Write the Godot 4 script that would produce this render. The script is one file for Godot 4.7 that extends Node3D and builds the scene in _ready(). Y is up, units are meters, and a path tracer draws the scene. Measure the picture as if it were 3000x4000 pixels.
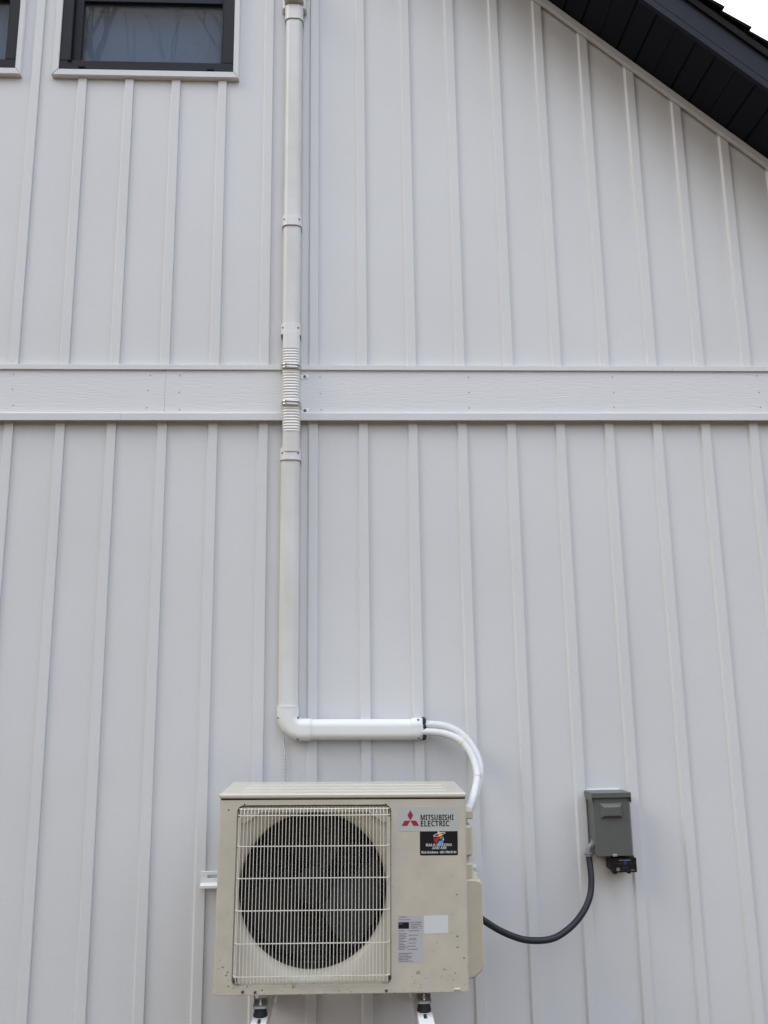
extends Node3D

const PITCH := 0.2032          # one siding panel, batten to batten
const EDGE := -1.3388          # x of the batten edge with number 0
const SLOPE := 0.839           # fall of the rake
const APEX := Vector2(-1.343, 6.5146)
const ROOF_TURN := 0.69813     # atan(SLOPE)

var rng := RandomNumberGenerator.new()
var noise := FastNoiseLite.new()
var M := {}
var used_names := {}

# ---------------------------------------------------------------- mesh builder
class Shape:
	var v := PackedVector3Array()
	var n := PackedVector3Array()
	var uv := PackedVector2Array()
	var uv_scale := Vector2(1, 1)

	func tri_n(a: Vector3, b: Vector3, c: Vector3, na: Vector3, nb: Vector3, nc: Vector3):
		var face := (c - a).cross(b - a)
		if face.length_squared() < 1e-16:
			return
		if face.dot(na + nb + nc) < 0.0:
			v.append_array([a, c, b]); n.append_array([na, nc, nb])
			uv.append_array([flat(a), flat(c), flat(b)])
		else:
			v.append_array([a, b, c]); n.append_array([na, nb, nc])
			uv.append_array([flat(a), flat(b), flat(c)])

	func flat(p: Vector3) -> Vector2:
		return Vector2(p.x * uv_scale.x, -p.y * uv_scale.y)

	func tri(a: Vector3, b: Vector3, c: Vector3, away: Vector3):
		var face := (c - a).cross(b - a).normalized()
		if face.dot((a + b + c) / 3.0 - away) < 0.0:
			face = -face
		tri_n(a, b, c, face, face, face)

	func tri_to(a: Vector3, b: Vector3, c: Vector3, towards: Vector3):
		var face := (c - a).cross(b - a).normalized()
		if face.dot(towards) < 0.0:
			face = -face
		tri_n(a, b, c, face, face, face)

	func quad(a: Vector3, b: Vector3, c: Vector3, d: Vector3, away: Vector3):
		tri(a, b, c, away); tri(a, c, d, away)

	func quad_to(a: Vector3, b: Vector3, c: Vector3, d: Vector3, towards: Vector3):
		tri_to(a, b, c, towards); tri_to(a, c, d, towards)

	func quad_n(a: Vector3, b: Vector3, c: Vector3, d: Vector3, na: Vector3, nb: Vector3, nc: Vector3, nd: Vector3):
		tri_n(a, b, c, na, nb, nc); tri_n(a, c, d, na, nc, nd)

	# a box with chamfered edges
	func box(lo: Vector3, hi: Vector3, b := 0.0):
		var c := (lo + hi) / 2.0
		var h := (hi - lo) / 2.0
		b = min(b, min(h.x, min(h.y, h.z)) * 0.98)
		for s in [-1.0, 1.0]:
			quad(c + Vector3(s * h.x, -h.y + b, -h.z + b), c + Vector3(s * h.x, h.y - b, -h.z + b), c + Vector3(s * h.x, h.y - b, h.z - b), c + Vector3(s * h.x, -h.y + b, h.z - b), c)
			quad(c + Vector3(-h.x + b, s * h.y, -h.z + b), c + Vector3(h.x - b, s * h.y, -h.z + b), c + Vector3(h.x - b, s * h.y, h.z - b), c + Vector3(-h.x + b, s * h.y, h.z - b), c)
			quad(c + Vector3(-h.x + b, -h.y + b, s * h.z), c + Vector3(h.x - b, -h.y + b, s * h.z), c + Vector3(h.x - b, h.y - b, s * h.z), c + Vector3(-h.x + b, h.y - b, s * h.z), c)
			if b > 0.0:
				for t in [-1.0, 1.0]:
					quad(c + Vector3(s * h.x, t * (h.y - b), -h.z + b), c + Vector3(s * h.x, t * (h.y - b), h.z - b), c + Vector3(s * (h.x - b), t * h.y, h.z - b), c + Vector3(s * (h.x - b), t * h.y, -h.z + b), c)
					quad(c + Vector3(s * h.x, -h.y + b, t * (h.z - b)), c + Vector3(s * h.x, h.y - b, t * (h.z - b)), c + Vector3(s * (h.x - b), h.y - b, t * h.z), c + Vector3(s * (h.x - b), -h.y + b, t * h.z), c)
					quad(c + Vector3(-h.x + b, s * h.y, t * (h.z - b)), c + Vector3(h.x - b, s * h.y, t * (h.z - b)), c + Vector3(h.x - b, s * (h.y - b), t * h.z), c + Vector3(-h.x + b, s * (h.y - b), t * h.z), c)
					for u in [-1.0, 1.0]:
						tri(c + Vector3(s * h.x, t * (h.y - b), u * (h.z - b)), c + Vector3(s * (h.x - b), t * h.y, u * (h.z - b)), c + Vector3(s * (h.x - b), t * (h.y - b), u * h.z), c)

	# a closed or open outline (x, z in its own plane) pushed along a path; frames come from an up vector
	func sweep(path: Array, outline: Array, closed: bool, out_dir: Vector3, caps := true):
		var rings := []
		var norms := []
		var m := outline.size()
		var centre := Vector2.ZERO
		for p in outline:
			centre += p / m
		for i in path.size():
			var dir: Vector3 = (path[min(i + 1, path.size() - 1)] - path[max(i - 1, 0)]).normalized()
			var side := dir.cross(out_dir).normalized()
			var outw := side.cross(dir).normalized()
			var ring := []
			var rn := []
			for j in m:
				ring.append(path[i] + side * outline[j].x + outw * outline[j].y)
				var before: Vector2 = outline[(j - 1 + m) % m] if closed or j > 0 else outline[j]
				var after: Vector2 = outline[(j + 1) % m] if closed or j < m - 1 else outline[j]
				var t := (after - before).normalized()
				var nn := Vector2(t.y, -t.x)
				if nn.dot(outline[j] - centre) < 0.0:
					nn = -nn
				rn.append((side * nn.x + outw * nn.y).normalized())
			rings.append(ring); norms.append(rn)
		for i in path.size() - 1:
			for j in (m if closed else m - 1):
				var k := (j + 1) % m
				quad_n(rings[i][j], rings[i][k], rings[i + 1][k], rings[i + 1][j], norms[i][j], norms[i][k], norms[i + 1][k], norms[i + 1][j])
		if caps:
			for e in [0, path.size() - 1]:
				var cc := Vector3.ZERO
				for p in rings[e]:
					cc += p / m
				var nd: Vector3 = (path[0] - path[1]) if e == 0 else (path[e] - path[e - 1])
				for j in m:
					tri_to(cc, rings[e][j], rings[e][(j + 1) % m], nd)

	func tube(path: Array, radius: float, sides := 10, end_radius := -1.0, caps := true):
		var up := Vector3(0.13, 0.31, 0.94)
		var rings := []
		var norms := []
		for i in path.size():
			var dir: Vector3 = (path[min(i + 1, path.size() - 1)] - path[max(i - 1, 0)]).normalized()
			if abs(dir.dot(up)) > 0.96:
				up = Vector3(0.9, 0.3, 0.1)
			var side := dir.cross(up).normalized()
			var outw := side.cross(dir).normalized()
			up = outw
			var f: float = float(i) / maxi(1, path.size() - 1)
			var r: float = radius if end_radius < 0.0 else lerp(radius, end_radius, f)
			var ring := []
			var rn := []
			for j in sides:
				var a := TAU * j / sides
				var d := side * cos(a) + outw * sin(a)
				ring.append(path[i] + d * r); rn.append(d)
			rings.append(ring); norms.append(rn)
		for i in path.size() - 1:
			for j in sides:
				var k := (j + 1) % sides
				quad_n(rings[i][j], rings[i][k], rings[i + 1][k], rings[i + 1][j], norms[i][j], norms[i][k], norms[i + 1][k], norms[i + 1][j])
		if caps:
			for e in [0, path.size() - 1]:
				var nd: Vector3 = (path[0] - path[1]) if e == 0 else (path[e] - path[e - 1])
				for j in sides:
					tri_to(path[e], rings[e][j], rings[e][(j + 1) % sides], nd)

	# turned about an axis; profile of (radius, distance along the axis)
	func lathe(at: Vector3, axis: Vector3, profile: Array, sides := 20):
		var u := axis.cross(Vector3(0.21, 0.33, 0.92) if abs(axis.z) < 0.8 else Vector3(0.9, 0.2, 0.1)).normalized()
		var w := axis.cross(u).normalized()
		for i in profile.size() - 1:
			var p: Vector2 = profile[i]
			var q: Vector2 = profile[i + 1]
			var t := (q - p).normalized()
			for j in sides:
				var pts := []
				var nn := []
				for a in [TAU * j / sides, TAU * (j + 1) / sides]:
					var d := u * cos(a) + w * sin(a)
					var nv := (d * t.y - axis * t.x).normalized()
					pts.append(at + d * p.x + axis * p.y); pts.append(at + d * q.x + axis * q.y)
					nn.append(nv)
				quad_n(pts[0], pts[1], pts[3], pts[2], nn[0], nn[0], nn[1], nn[1])

	# a flat outline in x, y given a thickness in z, with a small chamfer on its front edge
	func plate(pts: Array, z0: float, z1: float, chamfer := 0.0):
		var poly := PackedVector2Array(pts)
		var front := poly
		if chamfer > 0.0:
			var inner := Geometry2D.offset_polygon(poly, -chamfer)
			if inner.size() == 1 and inner[0].size() == poly.size():
				# the inner outline in the order of the outer one
				var ring: PackedVector2Array = inner[0]
				if Geometry2D.is_polygon_clockwise(ring) != Geometry2D.is_polygon_clockwise(poly):
					ring.reverse()
				var shift := 0
				for k in ring.size():
					if ring[k].distance_to(poly[0]) < ring[shift].distance_to(poly[0]):
						shift = k
				front = PackedVector2Array()
				for k in ring.size():
					front.append(ring[(k + shift) % ring.size()])
			else:
				chamfer = 0.0
		for idx in [[front, z1, 1.0], [poly, z0, -1.0]]:
			var tris := Geometry2D.triangulate_polygon(idx[0])
			for i in range(0, tris.size(), 3):
				var a: Vector2 = idx[0][tris[i]]
				var b: Vector2 = idx[0][tris[i + 1]]
				var c: Vector2 = idx[0][tris[i + 2]]
				tri_to(Vector3(a.x, a.y, idx[1]), Vector3(b.x, b.y, idx[1]), Vector3(c.x, c.y, idx[1]), Vector3(0, 0, idx[2]))
		var m := poly.size()
		var turn := 1.0 if not Geometry2D.is_polygon_clockwise(poly) else -1.0
		for i in m:
			var a := poly[i]
			var b := poly[(i + 1) % m]
			var o := Vector3((b - a).y, -(b - a).x, 0.0) * turn
			var zs := z1 - chamfer
			quad_to(Vector3(a.x, a.y, z0), Vector3(b.x, b.y, z0), Vector3(b.x, b.y, zs), Vector3(a.x, a.y, zs), o)
			if chamfer > 0.0:
				var c := front[i]
				var d := front[(i + 1) % m]
				quad_to(Vector3(a.x, a.y, zs), Vector3(b.x, b.y, zs), Vector3(d.x, d.y, z1), Vector3(c.x, c.y, z1), o.normalized() + Vector3(0, 0, 1))

	func mesh() -> ArrayMesh:
		var arr := []
		arr.resize(Mesh.ARRAY_MAX)
		arr[Mesh.ARRAY_VERTEX] = v
		arr[Mesh.ARRAY_NORMAL] = n
		arr[Mesh.ARRAY_TEX_UV] = uv
		var m := ArrayMesh.new()
		m.add_surface_from_arrays(Mesh.PRIMITIVE_TRIANGLES, arr)
		return m

# ---------------------------------------------------------------- naming
func numbered(called: String) -> String:
	var k: int = used_names.get(called, 0)
	used_names[called] = k + 1
	return called if k == 0 else "%s_%03d" % [called, k]

func thing(called: String, label: String, category: String, at := Vector3.ZERO, group := "") -> Node3D:
	var o := Node3D.new()
	o.name = numbered(called)
	add_child(o)
	o.position = at
	o.set_meta("label", label)
	o.set_meta("category", category)
	if group != "":
		o.set_meta("group", group)
	return o

func part(called: String, what, material: Material, parent: Node3D, label := "") -> MeshInstance3D:
	var o := MeshInstance3D.new()
	o.name = called
	o.mesh = what.mesh() if what is Shape else what
	o.material_override = material
	o.cast_shadow = GeometryInstance3D.SHADOW_CASTING_SETTING_ON
	if label != "":
		o.set_meta("label", label)
	parent.add_child(o, true)
	return o

func holder(called: String, parent: Node3D, at := Vector3.ZERO) -> Node3D:
	var o := Node3D.new()
	o.name = called
	o.position = at
	parent.add_child(o, true)
	return o

func text(parent: Node3D, words: String, material: Material, lo: Vector2, hi: Vector2, z: float, font_names: Array, weight: int, depth := 0.0005):
	var t := TextMesh.new()
	var f := SystemFont.new()
	f.font_names = PackedStringArray(font_names)
	f.font_weight = weight
	t.font = f
	t.text = words
	t.font_size = 64
	t.pixel_size = 0.01
	t.depth = 0.05
	t.curve_step = 1.0
	var b := t.get_aabb()
	var o := MeshInstance3D.new()
	o.name = "lettering"
	o.mesh = t
	o.material_override = material
	var s := Vector3((hi.x - lo.x) / b.size.x, (hi.y - lo.y) / b.size.y, depth / b.size.z)
	o.scale = s
	o.position = Vector3(lo.x - b.position.x * s.x, lo.y - b.position.y * s.y, z - b.position.z * s.z)
	parent.add_child(o, true)
	return o

# ---------------------------------------------------------------- materials
func lin(r: float, g: float, b: float) -> Color:
	return Color(r, g, b).linear_to_srgb()

func paint(called: String, c: Color, rough := 0.5, metal := 0.0, spec := 0.5) -> StandardMaterial3D:
	var m := StandardMaterial3D.new()
	m.albedo_color = c
	m.roughness = rough
	m.metallic = metal
	m.metallic_specular = spec
	m.resource_name = called
	M[called] = m
	return m

# a tileable image of soft blotches and fine grain round white, to multiply with a colour
func blotch(seed_: int, size: int, coarse: float, fine: float, freq: float, tint := Vector3(1, 1, 1)) -> ImageTexture:
	var im := Image.create(size, size, false, Image.FORMAT_RGB8)
	var a := FastNoiseLite.new()
	a.seed = seed_; a.frequency = freq; a.fractal_octaves = 4
	var big := a.get_seamless_image(size, size)
	var r := RandomNumberGenerator.new()
	r.seed = seed_
	for y in size:
		for x in size:
			var k := (big.get_pixel(x, y).r - 0.5) * 2.0 * coarse + r.randf_range(-fine, fine)
			im.set_pixel(x, y, Color(clamp(1.0 - coarse - fine + k * tint.x, 0, 1), clamp(1.0 - coarse - fine + k * tint.y, 0, 1), clamp(1.0 - coarse - fine + k * tint.z, 0, 1)))
	im.generate_mipmaps()
	return ImageTexture.create_from_image(im)

func triplanar(m: StandardMaterial3D, scale: float):
	m.uv1_triplanar = true
	m.uv1_world_triplanar = true
	m.uv1_scale = Vector3.ONE * scale

func make_materials():
	var soft := blotch(11, 512, 0.012, 0.006, 0.006, Vector3(0.9, 1.0, 1.15))
	var grain := blotch(12, 256, 0.02, 0.03, 0.03)
	var m := paint("vinyl", lin(0.74, 0.745, 0.75), 0.42)
	m.albedo_texture = soft; triplanar(m, 0.35)
	m = paint("trim_vinyl", lin(0.75, 0.755, 0.755), 0.4)
	m.albedo_texture = soft; triplanar(m, 0.5)
	# embossed wood grain of the belt boards
	var gw := 1024
	var gh := 256
	var im := Image.create(gw, gh, false, Image.FORMAT_RGB8)
	var g := FastNoiseLite.new()
	g.seed = 5; g.frequency = 1.0; g.fractal_octaves = 3; g.noise_type = FastNoiseLite.TYPE_SIMPLEX_SMOOTH
	var g2 := FastNoiseLite.new()
	g2.seed = 6; g2.frequency = 1.0; g2.fractal_octaves = 2
	for y in gh:
		for x in gw:
			var wob := g2.get_noise_2d(x * 0.006, y * 0.012) * 5.0
			var k := g.get_noise_2d(x * 0.007, (y + wob) * 0.19)
			var ridge := 1.0 - pow(abs(k), 0.6) * 1.4
			var h: float = clamp(0.45 + ridge * 0.4 + k * 0.3, 0.0, 1.0)
			im.set_pixel(x, y, Color(h, h, h))
	var grain_tex := ImageTexture.create_from_image(im)
	m = paint("belt", lin(0.75, 0.755, 0.765), 0.5)
	m.heightmap_enabled = true; m.heightmap_texture = grain_tex; m.heightmap_scale = 0.10
	m.uv1_scale = Vector3(1, 1, 1)
	m = paint("nail_head", lin(0.42, 0.42, 0.43), 0.5, 0.2)
	m = paint("duct", lin(0.81, 0.805, 0.775), 0.38)
	m.albedo_texture = blotch(21, 512, 0.04, 0.01, 0.008, Vector3(0.8, 1.0, 1.5)); triplanar(m, 0.7)
	m = paint("duct_fitting", lin(0.80, 0.795, 0.785), 0.36)
	m = paint("flex", lin(0.80, 0.79, 0.755), 0.42)
	m = paint("screw", lin(0.18, 0.17, 0.17), 0.35, 0.8)
	m = paint("chrome", lin(0.72, 0.70, 0.68), 0.16, 1.0)
	m = paint("tab_metal", lin(0.80, 0.81, 0.83), 0.4, 0.4)
	m = paint("zinc", lin(0.42, 0.43, 0.44), 0.5, 0.6)
	m = paint("rubber", lin(0.012, 0.012, 0.013), 0.55)
	m = paint("putty", lin(0.025, 0.025, 0.028), 0.8)
	m = paint("insulation", lin(0.78, 0.78, 0.78), 0.55)
	m.albedo_texture = grain; triplanar(m, 6.0)
	m = paint("tape", lin(0.70, 0.66, 0.55), 0.45)
	m = paint("cabinet", lin(0.61, 0.565, 0.475), 0.26)
	m.albedo_texture = blotch(31, 512, 0.014, 0.010, 0.02); triplanar(m, 1.6)
	m = paint("cabinet_side", lin(0.60, 0.54, 0.42), 0.5)
	m.albedo_texture = M["cabinet"].albedo_texture; triplanar(m, 2.0)
	m = paint("grille_wire_skylit", lin(0.76, 0.73, 0.64), 0.35)  # paler than the cabinet: the sky light they catch is in the colour
	m = paint("dark_plastic", lin(0.018, 0.018, 0.020), 0.5, 0.0, 0.4)
	m = paint("coil", lin(0.24, 0.24, 0.245), 0.5)
	m = paint("badge", lin(0.50, 0.51, 0.485), 0.4)
	m = paint("print_red", lin(0.34, 0.025, 0.055), 0.45)
	m = paint("print_black", lin(0.012, 0.012, 0.012), 0.5)
	m = paint("print_white", lin(0.75, 0.76, 0.78), 0.5)
	m = paint("sticker_black", lin(0.008, 0.008, 0.011), 0.35)
	m = paint("print_yellow", lin(0.75, 0.42, 0.06), 0.45)
	m = paint("print_orange", lin(0.62, 0.19, 0.05), 0.45)
	m = paint("print_crimson", lin(0.42, 0.03, 0.02), 0.45)
	m = paint("print_blue", lin(0.10, 0.32, 0.68), 0.45)
	m = paint("print_sky", lin(0.25, 0.55, 0.80), 0.45)
	m = paint("paper", lin(0.66, 0.68, 0.69), 0.55)
	m = paint("bracket_white", lin(0.80, 0.81, 0.80), 0.35)
	m = paint("grey_steel", lin(0.128, 0.135, 0.125), 0.42)
	m.albedo_texture = grain; triplanar(m, 3.0)
	m = paint("grey_plastic", lin(0.25, 0.25, 0.27), 0.42)
	m = paint("conduit", lin(0.024, 0.027, 0.036), 0.36, 0.0, 0.4)
	m = paint("brass", lin(0.55, 0.50, 0.36), 0.3, 0.9)
	m = paint("led", lin(0.012, 0.045, 0.17), 0.25)
	m = paint("window_frame", lin(0.016, 0.017, 0.026), 0.5, 0.0, 0.35)
	m.albedo_texture = grain; triplanar(m, 2.0)
	m = paint("glass", Color(1, 1, 1, 0.04), 0.012, 0.0, 0.20)
	m.transparency = BaseMaterial3D.TRANSPARENCY_ALPHA
	m = paint("added_blue_sheet", lin(0.006, 0.045, 0.12), 0.8)  # added sheet behind the panes, only there to turn the glass blue
	m = paint("soffit", lin(0.009, 0.010, 0.016), 0.55, 0.0, 0.25)
	m = paint("fascia", lin(0.017, 0.018, 0.030), 0.55, 0.0, 0.3)
	m.albedo_texture = grain; triplanar(m, 2.0)
	m = paint("drip_metal", lin(0.013, 0.012, 0.013), 0.6, 0.0, 0.25)
	m = paint("shingle", lin(0.022, 0.020, 0.021), 0.9, 0.0, 0.2)
	m.albedo_texture = blotch(41, 256, 0.15, 0.35, 0.05); triplanar(m, 4.0)
	m = paint("concrete", lin(0.32, 0.31, 0.29), 0.9)
	m.albedo_texture = blotch(42, 256, 0.12, 0.08, 0.03); triplanar(m, 1.0)
	m = paint("room_paint", lin(0.22, 0.21, 0.20), 0.8)
	m = paint("turf", lin(0.26, 0.170, 0.085), 0.95)
	m.albedo_texture = blotch(43, 512, 0.12, 0.20, 0.03, Vector3(1.0, 0.9, 0.7)); triplanar(m, 0.5)
	m = paint("bark", lin(0.105, 0.074, 0.046), 0.9)
	m.albedo_texture = blotch(44, 256, 0.2, 0.15, 0.05); triplanar(m, 3.0)

# ---------------------------------------------------------------- the house
func rake(x: float) -> float:
	return APEX.y - SLOPE * abs(x - APEX.x)

# windows cut into the upper siding: x0, x1, y0, y1 of the casing's outside
const WINDOWS := [[-1.2850, -0.4725, 4.182, 5.42], [-2.2305, -1.4180, 4.182, 5.42]]

func siding_outline(k: int) -> Array:
	# x offset from the batten's edge, z; the board is slightly bowed
	var pts := []
	var left := -PITCH - 0.007
	var right := -0.0425
	for i in 11:
		var u := i / 10.0
		pts.append(Vector2(lerp(left, right, u), 0.0020 * pow(sin(PI * clamp(u, 0.0, 1.0)), 0.8)))
	pts.append(Vector2(-0.0412, 0.0026))
	pts.append(Vector2(-0.0396, 0.0034))
	pts.append(Vector2(-0.0372, 0.0094))
	pts.append(Vector2(-0.0350, 0.0106))
	pts.append(Vector2(-0.0020, 0.0110))
	pts.append(Vector2(-0.0004, 0.0102))
	pts.append(Vector2(0.0000, 0.0090))
	pts.append(Vector2(-0.0004, 0.0036))
	pts.append(Vector2(-0.0090, 0.0034))
	return pts

func siding_panel(parent: Node3D, k: int, y0: float, gable: bool, y1: float):
	var edge := EDGE + PITCH * k
	var base := siding_outline(k)
	var st := Shape.new()
	var middle := Shape.new()
	var above := Shape.new()
	var xs := base.duplicate()
	# extra outline points where a window's side falls on this panel
	var wins := []
	if gable:
		for w in WINDOWS:
			if w[1] > edge - PITCH - 0.01 and w[0] < edge + 0.01:
				wins.append(w)
				for cut in [w[0] + 0.012, w[1] - 0.012]:
					for i in range(1, xs.size()):
						var a: float = xs[i - 1].x + edge
						var b: float = xs[i].x + edge
						if a < cut and cut < b:
							var u: float = (cut - a) / (b - a)
							xs.insert(i, Vector2(cut - edge, lerp(xs[i - 1].y, xs[i].y, u)))
							break
	var m := xs.size()
	# the y of each row for an outline point
	var rows := func(x: float) -> Array:
		var top := rake(x) - 0.012 if gable else y1
		var stops := [y0]
		if wins.size() > 0:
			var w = wins[0]
			stops.append(w[2] + 0.012); stops.append(min(w[3] - 0.012, top - 0.02))
		stops.append(top)
		var out := []
		for s in stops.size() - 1:
			var parts := 8 if stops.size() == 2 else 5
			for j in parts:
				out.append(lerp(stops[s], stops[s + 1], j / float(parts)))
		out.append(top)
		return out
	var grid := []
	for i in m:
		var x: float = xs[i].x + edge
		var col := []
		for y in rows.call(x):
			var z: float = xs[i].y
			if z < 0.0022 and i < m - 2:
				z *= 1.0 + 0.5 * noise.get_noise_2d(k * 37.0, y * 40.0)
			col.append(Vector3(x, y, z))
		grid.append(col)
	var nr: int = grid[0].size()
	for i in m - 1:
		var t: Vector2 = (xs[i + 1] - xs[i]).normalized()
		var face := Vector3(-t.y, 0, t.x)
		var na := face
		var nb := face
		if i > 0:
			var tp: Vector2 = (xs[i] - xs[i - 1]).normalized()
			if tp.dot(t) > 0.9:
				na = (face + Vector3(-tp.y, 0, tp.x)).normalized()
		if i < m - 2:
			var tn: Vector2 = (xs[i + 2] - xs[i + 1]).normalized()
			if tn.dot(t) > 0.9:
				nb = (face + Vector3(-tn.y, 0, tn.x)).normalized()
		for j in nr - 1:
			if wins.size() > 0 and j >= 5 and j < 10:
				var mx: float = (grid[i][j].x + grid[i + 1][j].x) / 2.0
				if mx > wins[0][0] + 0.012 and mx < wins[0][1] - 0.012:
					continue
			var into := st
			if wins.size() > 0 and j >= 5:
				into = middle if j < 10 else above
			into.quad_n(grid[i][j], grid[i + 1][j], grid[i + 1][j + 1], grid[i][j + 1], na, nb, nb, na)
	if wins.size() > 0 and middle.v.size() > 0:
		for more in [middle, above]:
			st.v.append_array(more.v); st.n.append_array(more.n); st.uv.append_array(more.uv)
	elif wins.size() > 0:
		part("siding_panel", above, M.vinyl, parent)
	part("siding_panel", st, M.vinyl, parent)

func build_window(house: Node3D, w: Array):
	var win := holder("window", house)
	var x0: float = w[0]
	var x1: float = w[1]
	var y0: float = w[2]
	var y1: float = w[3]
	var c := 0.0285
	# four mitred lengths of casing
	var o := [Vector2(x0, y0), Vector2(x1, y0), Vector2(x1, y1), Vector2(x0, y1)]
	var i_ := [Vector2(x0 + c, y0 + c + 0.003), Vector2(x1 - c + 0.004, y0 + c + 0.003), Vector2(x1 - c + 0.004, y1 - c), Vector2(x0 + c, y1 - c)]
	for s in 4:
		var t := (s + 1) % 4
		var e: Vector2 = (o[t] - o[s]).normalized() * 0.0004
		var st := Shape.new()
		st.plate([o[s] + e, o[t] - e, i_[t] - e, i_[s] + e], -0.01, 0.0255, 0.003)
		part("casing", st, M.trim_vinyl, win)
	var fx0 := x0 + c
	var fx1 := x1 - c + 0.004
	var fy0 := y0 + c + 0.003
	var fy1 := y1 - c
	var gx0 := x0 + 0.112
	var gx1 := x1 - 0.083
	var gy0 := y0 + 0.090
	var rail0 := y0 + 0.402
	var rail1 := rail0 + 0.05
	var zf := 0.0195
	# dark frame: sill, jambs, head, and the rail between the sashes
	var st := Shape.new(); st.box(Vector3(fx0, fy0, -0.10), Vector3(fx1, gy0 - 0.012, zf), 0.002)
	part("frame", st, M.window_frame, win)
	st = Shape.new(); st.box(Vector3(fx0, gy0 - 0.0118, -0.10), Vector3(gx0 - 0.036, fy1 - 0.06, zf), 0.002)
	part("frame", st, M.window_frame, win)
	st = Shape.new(); st.box(Vector3(gx1 + 0.012, gy0 - 0.0118, -0.10), Vector3(fx1, fy1 - 0.06, zf), 0.002)
	part("frame", st, M.window_frame, win)
	st = Shape.new(); st.box(Vector3(fx0, fy1 - 0.0598, -0.10), Vector3(fx1, fy1, zf), 0.002)
	part("frame", st, M.window_frame, win)
	# sash set back in the frame
	st = Shape.new()
	st.box(Vector3(gx0 - 0.036, gy0 - 0.0118, -0.09), Vector3(gx0, fy1 - 0.061, -0.004), 0.0015)
	st.box(Vector3(gx1, gy0 - 0.0118, -0.09), Vector3(gx1 + 0.0118, fy1 - 0.061, -0.004), 0.0015)
	st.box(Vector3(gx0 + 0.0002, gy0 - 0.0118, -0.09), Vector3(gx1 - 0.0002, gy0, -0.004), 0.0015)
	st.box(Vector3(gx0 + 0.0002, rail0, -0.09), Vector3(gx1 - 0.0002, rail1, -0.004), 0.0015)
	part("sash", st, M.window_frame, win)
	for span in [[gy0, rail0], [rail1, fy1 - 0.061]]:
		st = Shape.new()
		st.box(Vector3(gx0 - 0.004, span[0] - 0.004, -0.024), Vector3(gx1 + 0.004, span[1] + 0.004, -0.020))
		part("pane", st, M.glass, win)
	# blue sheet added behind the panes to give the glass its blue reflection
	st = Shape.new()
	st.box(Vector3(gx0 - 0.03, gy0 - 0.01, -0.075), Vector3(gx1 + 0.01, fy1 - 0.062, -0.072))
	part("added_blue_sheet", st, M.added_blue_sheet, win)
	for p in [[x0 + 0.128, fy0 + 0.008, 0.030], [x1 - 0.125, fy0 + 0.006, 0.030], [x0 + 0.073, gy0 - 0.018, 0.018]]:
		st = Shape.new()
		st.box(Vector3(p[0] - p[2] / 2, p[1], zf - 0.002), Vector3(p[0] + p[2] / 2, p[1] + 0.007, zf + 0.006), 0.001)
		part("clip", st, M.drip_metal, win)

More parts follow.
